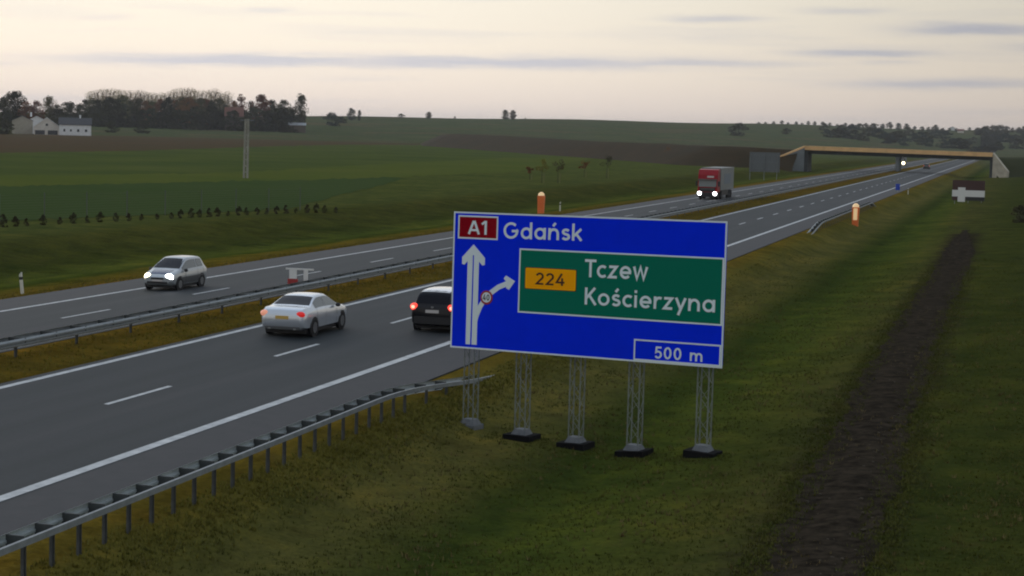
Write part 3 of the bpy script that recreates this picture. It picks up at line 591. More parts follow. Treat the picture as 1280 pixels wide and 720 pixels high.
# silver saloon (forward = +Y)
ST = [(0, .70, .42, .74, .80, .60, .84), (.10, .84, .30, .90, 1.0, .70, 1.03), (.32, .895, .25, .95, 1.07, .74, 1.10), (.85, .915, .22, .985, 1.10, .74, 1.13), (1.60, .92, .2, .985, 1.37, .60, 1.43), (2.15, .92, .2, .975, 1.405, .60, 1.475), (2.75, .92, .2, .965, 1.37, .60, 1.44), (3.55, .915, .2, .95, 1.0, .78, 1.03), (4.3, .885, .22, .85, .90, .70, .93), (4.70, .80, .28, .70, .75, .60, .78), (4.84, .68, .36, .60, .64, .52, .67)]
loc = (-25.80, 62.45, zroad(-25.80)); c = car('saloon_car', 'silver saloon car with dark rear window driving away in the left lane', ST, 'silver_paint', (.98, 3.87), loc, 0,
    patches=[('rear_window', 'glass_dark', 3.10, 3.93, 6.75, 11.25), ('windscreen', 'glass_dark', 6.12, 6.93, 6.7, 11.3), ('side_window', 'glass_grey', 3.45, 4.95, 5.12, 5.93), ('side_window', 'glass_grey', 5.05, 6.75, 5.12, 5.93), ('side_window', 'glass_grey', 3.45, 4.95, 12.07, 12.88), ('side_window', 'glass_grey', 5.05, 6.75, 12.07, 12.88), ('door_seam', 'trim', 3.520, 3.545, 2.2, 5.0, .004), ('door_seam', 'trim', 3.520, 3.545, 13.0, 15.8, .004), ('door_seam', 'trim', 4.980, 5.005, 2.2, 5.0, .004), ('door_seam', 'trim', 4.980, 5.005, 13.0, 15.8, .004), ('door_seam', 'trim', 6.620, 6.645, 2.2, 5.0, .004), ('door_seam', 'trim', 6.620, 6.645, 13.0, 15.8, .004)])
lamp(c, 'tail_lamp', 'tail_warm', -.70, .10, .86, .20, .10, .13); lamp(c, 'tail_lamp', 'tail_red', .68, .10, .86, .20, .10, .12)
bx(c, 'number_plate', 'plate_yellow', -.26, .26, -.012, .06, .68, .80); bx(c, 'boot_trim', 'rim', -.40, .40, .018, .12, .84, .87); bx(c, 'lower_bumper', 'dark_grey_paint', -.68, .68, .0, .2, .30, .40)
for s in (-1, 1): MB().ell((s*1.0, 3.15, 1.0), .11, .07, .075, 10, 6).build('door_mirror', 'trim', c, smooth=180); bx(c, 'exhaust_pipe', 'rim', s*.5-.05, s*.5+.05, -.01, .1, .29, .35)
# dark people carrier
ST = [(0, .76, .42, .86, .93, .64, .96), (.07, .86, .28, .98, 1.05, .70, 1.08), (.42, .90, .22, 1.02, 1.50, .62, 1.56), (1.2, .905, .2, 1.0, 1.56, .63, 1.64), (2.4, .905, .2, .98, 1.53, .62, 1.61), (3.35, .90, .2, .96, 1.04, .76, 1.07), (4.0, .86, .22, .86, .91, .68, .94), (4.3, .78, .3, .72, .77, .58, .8), (4.4, .68, .38, .64, .68, .52, .7)]
loc = (-21.62, 67.5, zroad(-21.62)); c = car('people_carrier', 'black people carrier with glowing red tail lamps, partly hidden behind the sign', ST, 'black_paint', (.80, 3.48), loc, 0, wr=.33,
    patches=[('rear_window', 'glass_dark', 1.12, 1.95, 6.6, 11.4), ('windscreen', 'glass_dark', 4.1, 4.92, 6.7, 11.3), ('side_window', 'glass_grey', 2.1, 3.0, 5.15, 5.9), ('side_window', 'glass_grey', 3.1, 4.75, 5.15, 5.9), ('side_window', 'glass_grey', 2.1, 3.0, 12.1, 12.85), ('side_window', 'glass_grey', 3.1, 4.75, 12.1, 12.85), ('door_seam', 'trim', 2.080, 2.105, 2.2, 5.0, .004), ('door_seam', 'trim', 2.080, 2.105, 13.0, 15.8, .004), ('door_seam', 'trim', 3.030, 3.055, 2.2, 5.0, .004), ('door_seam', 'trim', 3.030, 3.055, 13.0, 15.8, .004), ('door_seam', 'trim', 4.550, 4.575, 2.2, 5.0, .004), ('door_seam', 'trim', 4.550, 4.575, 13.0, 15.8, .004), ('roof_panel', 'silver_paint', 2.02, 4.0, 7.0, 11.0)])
for s in (-1, 1):
    l = lamp(c, 'tail_lamp', 'tail_lit', s*.76, .08, .98, .17, .11, .15); MB().ell((s*.78, -.02, .98), .075, .03, .07, 10, 6).build('bulb', 'brake_hot', l, smooth=180)
    MB().ell((s*.99, 2.95, 1.02), .11, .07, .085, 10, 6).build('door_mirror', 'trim', c, smooth=180)
bx(c, 'number_plate', 'plate_white', -.27, .27, -.015, .05, .77, .89); bx(c, 'badge', 'rim', -.05, .05, .0, .09, .94, 1.02); bx(c, 'bumper', 'trim', -.74, .74, -.02, .2, .34, .62)
# light silver hatchback with headlights on, coming towards the camera
ST = [(0, .76, .42, .84, .92, .62, .95), (.07, .84, .28, .95, 1.03, .66, 1.06), (.45, .86, .22, .99, 1.46, .58, 1.53), (1.2, .87, .2, .97, 1.50, .60, 1.58), (2.1, .87, .2, .95, 1.47, .60, 1.55), (3.05, .865, .2, .93, 1.02, .72, 1.05), (3.6, .83, .22, .84, .89, .64, .92), (3.88, .76, .28, .70, .75, .56, .78), (4.0, .66, .36, .60, .64, .5, .67)]
loc = (-38.62, 82.0, zroad(-38.62)); c = car('hatchback', 'light silver hatchback with both headlights on, coming along the far carriageway', [tuple(v*(.95 if k != 1 else .96) for k, v in enumerate(q)) for q in ST], 'light_silver_paint', (.69, 3.06), loc, math.pi, wr=.30,
    patches=[('windscreen', 'glass_dark', 4.1, 4.93, 6.6, 11.4), ('rear_window', 'glass_dark', 1.1, 1.93, 6.6, 11.4), ('bonnet_reflection', 'hood_reflection', 5.3, 7.4, 7.5, 10.5), ('side_window', 'glass_grey', 2.05, 2.95, 5.15, 5.9), ('side_window', 'glass_grey', 3.05, 4.75, 5.15, 5.9), ('side_window', 'glass_grey', 2.05, 2.95, 12.1, 12.85), ('side_window', 'glass_grey', 3.05, 4.75, 12.1, 12.85),
             ('door_seam', 'trim', 2.100, 2.125, 2.2, 5.0, .011), ('door_seam', 'trim', 2.100, 2.125, 13.0, 15.8, .011), ('door_seam', 'trim', 2.980, 3.005, 2.2, 5.0, .011), ('door_seam', 'trim', 2.980, 3.005, 13.0, 15.8, .011), ('door_seam', 'trim', 4.500, 4.525, 2.2, 5.0, .011), ('door_seam', 'trim', 4.500, 4.525, 13.0, 15.8, .011), ('door_panel', 'dark_grey_paint', 2.2, 5.2, 2.1, 3.3), ('door_panel', 'dark_grey_paint', 2.2, 5.2, 14.7, 15.9)])
lamp(c, 'headlamp', 'head_warm', .55, 3.66, .64, .18, .13, .17); lamp(c, 'headlamp', 'head_white', -.54, 3.66, .64, .22, .13, .18)
bx(c, 'grille', 'trim', -.32, .32, 3.70, 3.815, .53, .63); bx(c, 'lower_grille', 'trim', -.52, .52, 3.64, 3.81, .34, .44); bx(c, 'number_plate', 'plate_white', -.26, .26, 3.75, 3.83, .445, .53)
for s in (-1, 1): MB().ell((s*.91, 2.62, .93), .11, .07, .08, 10, 6).build('door_mirror', 'trim', c, smooth=180)
# lorry
mat('lorry_red', (.27, .004, .010), .45, coat=.1, spec=.2); mat('lorry_grey', (.15, .17, .17), .5, var=.1); mat('cab_grey', (.10, .105, .10), .4, metal=.3, var=.2); mat('trailer_logo', (.10, .14, .18), .5)
def lorry(loc, label, cab='lorry_red', rz=math.pi, big=1.0):
    t = thing('lorry', label, 'lorry', loc, rz)      # forward = +Y, origin under the cab's front
    m = MB(); w = 1.24; prof = [(0, .95), (.02, 1.55), (.12, 2.3), (.30, 3.15), (.75, 3.75), (2.15, 3.85), (2.15, .95)]
    m.prism([(-w, -y, z) for y, z in prof], (2*w, 0, 0)); m.build('cab', cab, t, fix=True)
    MB().prism([(-1.12, -.03, 1.62), (1.12, -.03, 1.62), (1.10, -.12, 2.42), (-1.10, -.12, 2.42)], (0, .05, 0)).build('windscreen', 'glass_grey', t, fix=True)
    MB().box(-1.2, 1.2, -.05, .20, 2.44, 2.60).build('sun_visor', 'cab_grey', t)
    MB().box(-1.0, 1.0, -.1, .03, 1.02, 1.50).build('grille', 'trim', t); MB().box(-.85, .85, .031, .05, 1.30, 1.42).build('badge_bar', 'cab_grey', t)
    MB().box(-w, w, -.6, .08, .36, .94).build('bumper', 'trim', t)
    for s in (-1, 1):
        MB().ell((s*.98, .06, .78), .27*big, .09, .25*big, 12, 7).build('headlamp', 'head_white' if big == 1 else 'head_warm', t, smooth=180)
        MB().box(s*1.42-.1, s*1.42+.1, -.25, -.05, 1.7, 2.35).build('mirror', 'trim', t)
        MB().prism([(s*1.245, -.55, 1.65), (s*1.245, -1.25, 1.65), (s*1.245, -1.25, 2.3), (s*1.245, -.62, 2.3)], (s*.01, 0, 0)).build('side_window', 'glass_dark', t, fix=True)
    MB().box(-.75, .1, -.24, -.22, 2.72, 3.0).build('roof_logo', 'plate_white', t)
    MB().box(-1.26, 1.26, -13.6, -2.6, 1.15, 3.98).build('trailer', 'lorry_grey', t)
    for s in (-1, 1):
        MB().box(s*1.268-.006, s*1.268+.006, -11.0, -5.5, 1.9, 3.2).build('trailer_logo', 'trailer_logo', t); MB().box(s*1.2-.03, s*1.2+.03, -9.0, -3.8, .45, 1.1).build('side_skirt', 'trim', t)
    MB().box(-.5, .5, -13.2, -.7, .7, 1.1).build('chassis', 'trim', t)
    wm = MB().lathe((0, 0, 0), (1, 0, 0), [(.3, -.15), (.48, -.15), (.52, -.1), (.52, .1), (.48, .15), (.3, .15)], 18).mesh('wheel'); wm.materials.append(MATS['rubber'])
    for y in (-1.4, -4.0, -9.6, -10.9, -12.2):
        for s in (-1, 1): o = link('wheel', wm, None, t); o.location = (s*1.05, y, .52)
    return t
lorry((-37.35, 229.0, zroad(-38)), 'lorry with red cab and grey box trailer, headlights on, on the far carriageway')
lorry((-38.2, 640.0, zroad(-38)), 'distant vehicle with bright headlights seen under the bridge', 'cab_grey', big=2.1)
ST = [(0, .76, .42, .86, .93, .64, .96), (.07, .86, .28, .98, 1.05, .70, 1.08), (.42, .90, .22, 1.02, 1.46, .62, 1.5), (1.2, .905, .2, 1.0, 1.5, .63, 1.56), (2.4, .905, .2, .98, 1.47, .62, 1.53), (3.35, .90, .2, .96, 1.04, .76, 1.07), (4.0, .86, .22, .86, .91, .68, .94), (4.4, .68, .38, .64, .68, .52, .7)]
c = car('distant_car', 'tiny grey car with red tail lamps driving away beyond the bridge', ST, 'cab_grey', (.8, 3.4), (-25.8, 560, zroad(-25.8)), 0, patches=[('rear_window', 'glass_dark', 1.12, 1.95, 6.6, 11.4)])
for s in (-1, 1): lamp(c, 'tail_lamp', 'tail_red', s*.74, .08, .95, .16, .1, .13)

# ------------------------------------------------------------------ bridge
mat('fascia_tan', (.74, .46, .21), .8, var=.12, scale=.4); mat('wing_pale', (.42, .38, .30), .9, var=.2, scale=.5); mat('bridge_dark', (.05, .055, .055), .9, var=.2, scale=.4); mat('abut', (.17, .19, .20), .9, var=.15, scale=.4)
BY = 492.0; XL = atY(1010, 190, BY).x; XR = atY(1238, 190, BY).x
br = thing('road_bridge', 'low concrete overpass with tan edge beam crossing the motorway in the distance', 'bridge', ((XL+XR)/2, BY, 0)); bo = ((XL+XR)/2, BY, 0)
def slab(x0, x1, y0, y1, zl0, zl1, zr0, zr1): return MB().prism([(x0, y0, zl0), (x1, y0, zr0), (x1, y0, zr1), (x0, y0, zl1)], (0, y1-y0, 0))
slab(XL-1.5, XR+1.0, BY, BY+10, 4.62, 5.55, 4.18, 5.1).build('deck', 'bridge_dark', br, bo, fix=True)
slab(XL-1.0, XR+.6, BY-.35, BY-.004, 5.02, 6.10, 4.56, 5.62).build('edge_beam', 'fascia_tan', br, bo, fix=True)
slab(XL-1.0, XR+.6, BY+10.004, BY+10.35, 5.02, 6.10, 4.56, 5.62).build('edge_beam', 'fascia_tan', br, bo, fix=True)
for k in range(5): slab(XL, XR, BY+.6+2*k, BY+1.3+2*k, 4.0, 4.615, 3.6, 4.175).build('girder', 'bridge_dark', br, bo, fix=True)
for k in range(3): MB().lathe((-30.2, BY+1.6+3.4*k, -.3), (0, 0, 1), [(.55, 0), (.55, 4.25)], 14).build('pier', 'abut', br, bo, smooth=40)
MB().box(-30.75, -29.65, BY+.7, BY+9.3, 3.45, 3.82).build('pier_cap', 'abut', br, bo)
for x0, x1, zt in ((XL-2.4, XL, 4.6), (XR, XR+1.6, 4.2)): MB().box(x0, x1, BY+.1, BY+9.9, -1, zt).build('abutment', 'bridge_dark', br, bo)
# wing walls: slabs with sloping tops and pale copings
def wing(p0, p1, z0, z1, zb, m, mc):
    a, b = Vector(p0), Vector(p1); d = (b-a).normalized(); n = Vector((-d.y, d.x)); 
    q = [(a.x, a.y, zb), (b.x, b.y, zb), (b.x, b.y, z1), (a.x, a.y, z0)]
    w = MB().prism(q, (n.x*.5, n.y*.5, 0)).build('wing_wall', m, br, bo, fix=True)
    q = [(a.x-n.x*.1, a.y-n.y*.1, z0+.003), (b.x-n.x*.1, b.y-n.y*.1, z1+.003), (b.x-n.x*.1, b.y-n.y*.1, z1+.45), (a.x-n.x*.1, a.y-n.y*.1, z0+.5)]
    MB().prism(q, (n.x*.7, n.y*.7, 0)).build('coping', mc, w, bo, fix=True)
wing((XL-1.05, BY-.2), (XL-8.2, BY-3.5), 5.6, 2.3, -1.0, 'abut', 'fascia_tan'); wing((XR+.7, BY-.2), (XR+4.6, BY-3.6), 5.1, .5, -1.0, 'wing_pale', 'wing_pale')
# approach embankments
mat('bank_brown', (.038, .023, .008), .95, col2=(.024, .018, .006), scale=.12, spec=.1); mat('bank_green', (.030, .036, .014), .95, col2=(.044, .046, .018), scale=.15, spec=.1)
def bank(name, label, path, m, top_w=9, slope=2.2):
    path = [Vector(p) for p in path]; dense = []
    for a, b in zip(path[:-1], path[1:]):
        k = max(2, int((b-a).length/10)); dense += [a.lerp(b, i/k) for i in range(k)]
    dense.append(path[-1]); P = []
    for i, p in enumerate(dense):
        d = (dense[min(i+1, len(dense)-1)]-dense[max(i-1, 0)]); d.z = 0; d.normalize(); n = Vector((d.y, -d.x, 0)); row = []
        for o_ in (-1, -.75, -.5, -.25, 0, .25, .5, .75, 1):
            h = p.z+1.2; tw = top_w/2; full = tw+h*slope; s = o_*full; z = -1.2+h*min(1, max(0, (full-abs(s))/(full-tw)))
            row.append((p.x+n.x*s+RNG.normal(0, .2), p.y+n.y*s+RNG.normal(0, .2), z+RNG.normal(0, .08)))
        P.append(row)
    o = link(name, grid_mesh(name, np.array(P)), m, smooth=180)
    if o.data.polygons[len(o.data.polygons)//2].normal.z < 0: o.data.flip_normals()
    return struct(o, label)
bank('embankment', 'brown embankment carrying the side road up to the left end of the bridge', [(XL-2.5, BY+5, 4.9), (XL-12, BY+5, 5.2), (XL-22, BY+9, 5.3), (-105, 560, 5.3), (-150, 640, 5.4), (-206, 748, 6.0), (-260, 850, 6.2), (-300, 960, 5.2)], 'bank_brown')
bank('embankment', 'dark green embankment rising to the right end of the bridge', [(XR+1.7, BY+8, 4.4), (XR+12, BY+8, 4.7), (40, BY+2, 5.2), (120, BY-10, 6.5), (260, BY-30, 8)], 'bank_green', slope=1.0)

# ------------------------------------------------------------------ small roadside things
mat('sos_orange', (.80, .17, .03), .5); mat('sos_face', (.85, .66, .42), .5, emit=((1, .62, .25), .35)); mat('post_white', (.62, .62, .55), .6, var=.1); mat('post_black', (.02, .02, .02), .6); mat('brown_sign', (.055, .022, .018), .6); mat('mark_red', (.35, .03, .03), .5); mat('mark_white', (.70, .70, .68), .6); mat('plate_blue', (.01, .05, .42), .5)
def sos(x, y, label, lit):
    z = float(ground(x, y)); t = thing('emergency_phone', label, 'phone column', (x, y, z))
    MB().prism([(-.30, -.24, -.1), (.30, -.24, -.1), (.36, -.2, 1.85), (-.36, -.2, 1.85)], (0, .5, 0)).build('column', 'sos_orange', t, fix=True)
    MB().lathe((0, .05, 1.851), (0, 0, 1), [(.34, 0), (.30, .22), (.12, .38)], 10).build('cap', 'sos_face', t, smooth=40)
    if lit: MB().box(-.20, .20, -.275, -.245, .55, 1.75).build('front_panel', 'sos_face', t)
    else: MB().box(-.14, .14, -.275, -.245, .9, 1.3).build('front_panel', 'sos_orange', t)
sos(*at(1069, 278, -.5).xy, 'orange emergency phone column with glowing front panel on the right verge', True)
sos(*at(676, 266, -.6).xy, 'orange emergency phone column beyond the far carriageway, above the sign edge', False)
dm = None
def delineator(x, y, label, lean=0.0, z=None):
    global dm
    z = float(ground(x, y)) if z is None else z
    if dm is None:
        dm = thing('delineator_post', label, 'delineator', (x, y, z), 0, 'roadside delineator posts')
        MB().prism([(-.06, -.05, -.1), (.06, -.05, -.1), (.06, -.05, 1.02), (-.06, -.05, .90)], (0, .1, 0)).build('post', 'post_white', dm, fix=True); MB().box(-.064, .064, -.054, .054, .66, .80).build('reflector_band', 'post_black', dm); o = dm
    else: o = copy_tree(dm); o.location = (x, y, z); o['label'] = label
    o.rotation_euler = (0, lean, 0); return o
p = at(28, 367, -.4); delineator(p.x, p.y, 'white delineator post with black band at the left edge of the photo, leaning', R(-6))
p = at(1135, 243, -.5); delineator(p.x, p.y, 'tiny white delineator post on the right verge near the blue plate')
p = at(700, 262, -.5); delineator(p.x, p.y, 'faint white delineator post right of the far orange column')
p = atY(1122, 238, 300); t = thing('roadside_plate', 'small blue plate on a post beside the right shoulder', 'road sign', (p.x, p.y, float(ground(p.x, p.y))))
MB().tube((0, 0, -.2), (0, 0, 1.7), .03).build('post', 'galv', t); MB().box(-.34, .34, -.05, -.032, .85, 1.85).build('plate', 'plate_blue', t)
# red and white marker boards on the median
p = at(367, 361, .05)
t = thing('marker_board', 'red and white marker board on the median, left of the pair', 'marker', (p.x, p.y, .03)); MB().box(-.22, .14, -.03, .03, .50, .92).build('white_panel', 'mark_white', t); MB().box(-.30, .20, -.032, .034, .06, .497).build('red_panel', 'mark_red', t); MB().tube((0, .05, -.1), (0, .05, .85), .03).build('post', 'galv_dark', t)
MB().box(-.40, 1.0, -.034, .02, .93, 1.0).build('crossbar', 'mark_white', t)
p = at(382, 359, .05); t = thing('marker_board', 'slim white marker board on the median, right of the pair', 'marker', (p.x, p.y, .03)); MB().box(-.10, .10, -.03, .03, .30, .88).build('white_panel', 'mark_white', t); MB().box(-.11, .11, -.034, .034, .05, .297).build('red_panel', 'mark_red', t); MB().tube((0, .05, -.1), (0, .05, .8), .025).build('post', 'galv_dark', t)
# back of a big sign for the other direction
p = at(955, 223, -.4); t = thing('direction_sign', 'grey back of a large road sign beyond the far carriageway near the bridge', 'road sign', (p.x, p.y, float(ground(p.x, p.y))))
mat('sign_back', (.13, .145, .155), .6, metal=.2, var=.1)
MB().box(-3.1, 3.1, -.02, .02, 1.7, 5.7).build('panel', 'sign_back', t)
for z in (2.3, 3.7, 5.1): MB().box(-3.05, 3.05, -.09, -.022, z-.04, z+.04).build('backing_rail', 'galv_dark', t)
for x in (-2.9, 0, 2.6): MB().tube((x, -.2, -.5), (x, -.2, 5.4), .08).build('post', 'galv_dark', t)
# brown tourist sign
p = at(1210, 253, -.8); t = thing('brown_sign', 'low brown sign with white arrow-like bar on the grass left of the right abutment', 'road sign', (p.x, p.y, float(ground(p.x, p.y))))
MB().box(-2.3, 2.3, -.03, .03, .35, 3.3).build('panel', 'brown_sign', t); MB().box(-2.32, 2.32, -.06, -.035, .90, 1.85).build('white_bar', 'mark_white', t); MB().prism([(-1.5, -.09, .15), (-.45, -.09, .15), (-.45, -.09, 2.25), (-1.5, -.09, 2.25)], (0, .026, 0)).build('white_figure', 'mark_white', t, fix=True)
MB().box(-.3, 2.3, -.058, -.036, .36, .88).build('lower_panel', 'post_black', t)
for x in (-1.9, 0, 1.9): MB().tube((x, .1, -.6), (x, .1, 3.1), .06).build('post', 'galv_dark', t)

# utility pole: two concrete legs with rungs
mat('pole_concrete', (.30, .29, .25), .9, var=.15, scale=2.0)
p = at(307, 222, .1); t = thing('utility_pole', 'tall twin-leg concrete utility pole standing in the green field', 'pole', (p.x, p.y, 0))
for s in (-1, 1): MB().prism([(s*.26-.13, -.13, 0), (s*.26+.13, -.13, 0), (s*.26+.13, .13, 0), (s*.26-.13, .13, 0)], (-s*.06+.10, 0, 8.6)).build('leg', 'pole_concrete', t, fix=True)
for k in range(9): MB().box(-.14+.01*k, .14+.01*k, -.08, .08, .8+.9*k, 1.0+.9*k).build('rung', 'pole_concrete', t)
MB().box(-.9, 1.1, -.07, .07, 8.35, 8.5).build('crossarm', 'galv_dark', t)

# wire fence on the left
mat('fence_grey', (.10, .11, .09), .8); f0 = at(-60, 279, 0); f1 = at(395, 262, 0); fd = f1-f0; L = fd.length; fd.normalize()
ff = thing('wire_fence', 'faint wire fence on thin posts behind the row of shrubs', 'fence', (f0.x, f0.y, 0)); pm = MB().box(-.03, .03, -.03, .03, -.4, 2.1).mesh('post'); pm.materials.append(MATS['fence_grey'])
k = 0
while k*4.6 < L:
    q = fd*(k*4.6); o = link('post', pm, None, ff); o.location = (q.x, q.y, float(ground(f0.x+q.x, f0.y+q.y))); k += 1
for h in np.arange(.15, 2.15, .20):
    mb = MB(); N = 40
    for i in range(N): a, b = fd*(L*i/N), fd*(L*(i+1)/N); mb.tube((a.x, a.y, float(ground(f0.x+a.x, f0.y+a.y))+h), (b.x, b.y, float(ground(f0.x+b.x, f0.y+b.y))+h), .006, n=3, caps=False)
    mb.build('wire', 'fence_grey', ff)

# ------------------------------------------------------------------ vegetation
def leaves(mb_v, mb_f, c, rad, n, size):
    d = RNG.normal(0, 1, (n, 3)); d /= np.linalg.norm(d, axis=1)[:, None]; r = RNG.uniform(.35, 1, n)**.5; P = np.array(c)+d*r[:, None]*np.array(rad)
    u = RNG.normal(0, 1, (n, 3)); u /= np.linalg.norm(u, axis=1)[:, None]; w = np.cross(u, RNG.normal(0, 1, (n, 3))); w /= np.linalg.norm(w, axis=1)[:, None]; s = size*RNG.uniform(.6, 1.4, n)[:, None]
    V = np.stack([P-u*s, P+w*s*.6, P+u*s, P-w*s*.6], 1).reshape(-1, 3); o = len(mb_v); mb_v.extend(map(tuple, V.tolist())); mb_f.extend([(o+4*i, o+4*i+1, o+4*i+2, o+4*i+3) for i in range(n)])
def tree_meshes(name, H, W, trunk_h, nclump, nleaf, lsize, shape='round', seed=0):
    rs = random.Random(seed); tb = MB(); r0 = H*.022
    bend = [Vector((rs.gauss(0, H*.01), rs.gauss(0, H*.01), z)) for z in (0, H*.3, H*.6, H*.9)]; bend[0] = Vector((0, 0, -.5))
    for i in range(3): tb.tube(bend[i], bend[i+1], r0*(1-.3*i), r0*(1-.3*(i+1)), 6)
    v, f = [], []
    for k in range(nclump):
        t = rs.random(); z = trunk_h+(H-trunk_h)*t
        if shape == 'round': rr = W/2*math.sqrt(max(.05, 1-(2*t-.85)**2/1.35))*.9
        elif shape == 'tall': rr = W/2*(.55+.45*math.sin(math.pi*min(1, t*1.05)))*(1-.25*t)
        else: rr = W/2*(.35+.65*t)*(1 if t < .9 else .7)
        a = rs.random()*6.283; q = rr*math.sqrt(rs.random()); c = (q*math.cos(a), q*math.sin(a), z); cr = H*rs.uniform(.07, .14)*(1 if shape != 'wispy' else .6)
        leaves(v, f, c, (cr*1.1, cr*1.1, cr*.8), nleaf, lsize)
        zb = max(trunk_h*.6, z-q*.9-.4); tb.tube((0, 0, min(zb, H*.85)), c, r0*.35, r0*.1, 4, caps=False)
    cm = bpy.data.meshes.new('crown'); cm.from_pydata(v, [], f); cm.update(); return tb.mesh('trunk'), cm
mat('bark', (.06, .05, .04), .95, var=.2)
def leafmat(n, c1, c2): mat(n, c1, .9, col2=c2, scale=.5, spec=.1, rnd=.35)
leafmat('leaf_dark', (.038, .037, .019), (.070, .063, .028)); leafmat('leaf_olive', (.085, .080, .032), (.125, .105, .042)); leafmat('leaf_rust', (.19, .065, .026), (.12, .060, .028)); leafmat('leaf_pale', (.40, .31, .19), (.30, .25, .14)); leafmat('leaf_yellow', (.16, .12, .02), (.10, .085, .018)); leafmat('leaf_brown', (.055, .036, .018), (.040, .034, .018)); leafmat('leaf_grey', (.040, .050, .040), (.055, .062, .046))
VAR = {'round': [tree_meshes('r%d' % i, 20, 15, 1.5, 60, 80, .42, 'round', 10+i) for i in range(3)], 'tall': [tree_meshes('t%d' % i, 22, 9, 2.0, 46, 75, .40, 'tall', 20+i) for i in range(3)], 'wispy': [tree_meshes('w%d' % i, 24, 5, 4, 60, 26, .30, 'tall', 30+i) for i in range(2)], 'bush': [tree_meshes('b%d' % i, 6, 7.5, .1, 44, 60, .20, 'round', 40+i) for i in range(2)]}
BASE_H = {'round': 20., 'tall': 22., 'wispy': 24., 'bush': 6.}
LW = {'leaf_dark': 'dark green', 'leaf_olive': 'olive', 'leaf_rust': 'rust-brown', 'leaf_pale': 'pale bare-topped', 'leaf_yellow': 'yellow', 'leaf_grey': 'grey-green'}
def plant(name, kind, var, p, h, leaf, label, cat, group, sx=1.0):
    tm, cm = VAR[kind][var % len(VAR[kind])]; k = h/BASE_H[kind]; z = float(ground(p.x, p.y))-.1
    t = thing(name, label, cat, (p.x, p.y, z), random.uniform(0, 6.28), group); t.scale = (k*sx, k*sx, k)
    a = link('trunk', tm, 'bark', t); b = link('crown', cm, 'leaf_dark', t)
    b.material_slots[0].link = 'OBJECT'; b.material_slots[0].material = MATS[leaf]; return t
def px_h(px, D, ytop):                       # height that reaches the photo row ytop
    p = atD(px, D); d = ray(px, ytop); q = CH+d.z/math.hypot(d.x, d.y)*D; return p, q-float(ground(p.x, p.y))
# (column, top row, distance, kind, leaf, width factor)
TL = [(4, 124, 1150, 'round', 'leaf_dark', 1.0), (18, 117, 1160, 'round', 'leaf_dark', 1.2), (33, 128, 1150, 'round', 'leaf_rust', .8), (46, 128, 1160, 'round', 'leaf_rust', .8), (62, 119, 1170, 'tall', 'leaf_olive', .9), (72, 132, 1140, 'round', 'leaf_dark', .9)]
xx = 82
i = 0
while xx < 288:
    top = np.interp(xx, [82, 110, 118, 170, 200, 240, 288], [129, 124, 123, 124, 124, 124, 126])+random.uniform(-3, 4); TL.append((xx, top, random.uniform(1320, 1380), random.choice(['round', 'round', 'tall']), random.choice(['leaf_dark', 'leaf_olive', 'leaf_olive', 'leaf_rust', 'leaf_rust'] if xx > 150 else ['leaf_dark', 'leaf_dark', 'leaf_dark', 'leaf_olive']), random.uniform(.9, 1.2))); xx += random.uniform(6, 10)
xx = 112
while xx < 285:
    TL.append((xx, np.interp(xx, [112, 130, 175, 200, 225, 270, 285], [115, 111, 114, 119, 113, 114, 118])+random.uniform(-2, 2), random.uniform(1400, 1450), 'wispy', 'leaf_pale', 1.2)); xx += random.uniform(4, 6.5)
TL += [(292, 128, 1350, 'round', 'leaf_rust', .7), (301, 119, 1370, 'tall', 'leaf_rust', .8), (314, 128, 1360, 'round', 'leaf_dark', .9), (327, 121, 1350, 'round', 'leaf_rust', 1.0), (339, 127, 1360, 'round', 'leaf_dark', .9), (355, 127, 1370, 'round', 'leaf_dark', .9), (376, 119, 1370, 'tall', 'leaf_dark', .8)]
xx = 84
while xx < 372: TL.append((xx, 138+random.uniform(-4, 5), random.uniform(1290, 1310), 'bush', 'leaf_dark', 1.5)); xx += random.uniform(9, 13)
TL.sort(key=lambda a: a[0])
cnt = {'bush': 0, 'wispy': 0, 'tree': 0}
for i, (x, top, D, kind, leaf, sx) in enumerate(TL):
    p, h = px_h(x, D, top); kk = kind if kind in cnt else 'tree'; w = ordi(cnt[kk]); cnt[kk] += 1
    if kk == 'bush': plant('bush', kind, i, p, max(h, 3), leaf, 'dark bush at the foot of the long treeline, %s such bush from the left' % w, 'bush', 'bushes at the foot of the treeline', sx*.75)
    elif kk == 'wispy': plant('poplar_tree', kind, i, p, h, leaf, 'thin pale poplar rising behind the treeline, %s poplar from the left' % w, 'tree', 'pale poplars behind the treeline', sx)
    else: plant('broadleaf_tree', kind, i, p, h, leaf, '%s broadleaf tree in the long treeline behind the farm, %s from the left' % (LW[leaf], w), 'tree', 'treeline behind the white farm', sx)
# bushes by the farm
def base_D(x, yb):                           # distance at which the ground shows at the photo row yb
    for D in np.arange(300, 3000, 10):
        p = atD(x, D); d = ray(x, yb)
        if float(ground(p.x, p.y)) >= CH+d.z/math.hypot(d.x, d.y)*D: return D
    return 3000
for x, top, D, h_, lab in [(3, 148, 950, 6, 'dark bush at the left edge beside the beige barn'), (140, 152, base_D(140, 166), 5, 'dark bush right of the long white farm building'), (178, 151, base_D(178, 167), 6, 'rounder dark bush standing alone in front of the treeline'), (372, 153, base_D(372, 163), 6, 'dark bush below the right end of the long treeline')]:
    p, h = px_h(x, D, top); plant('bush', 'bush', x, p, h, 'leaf_dark', lab, 'bush', None, 1.25)
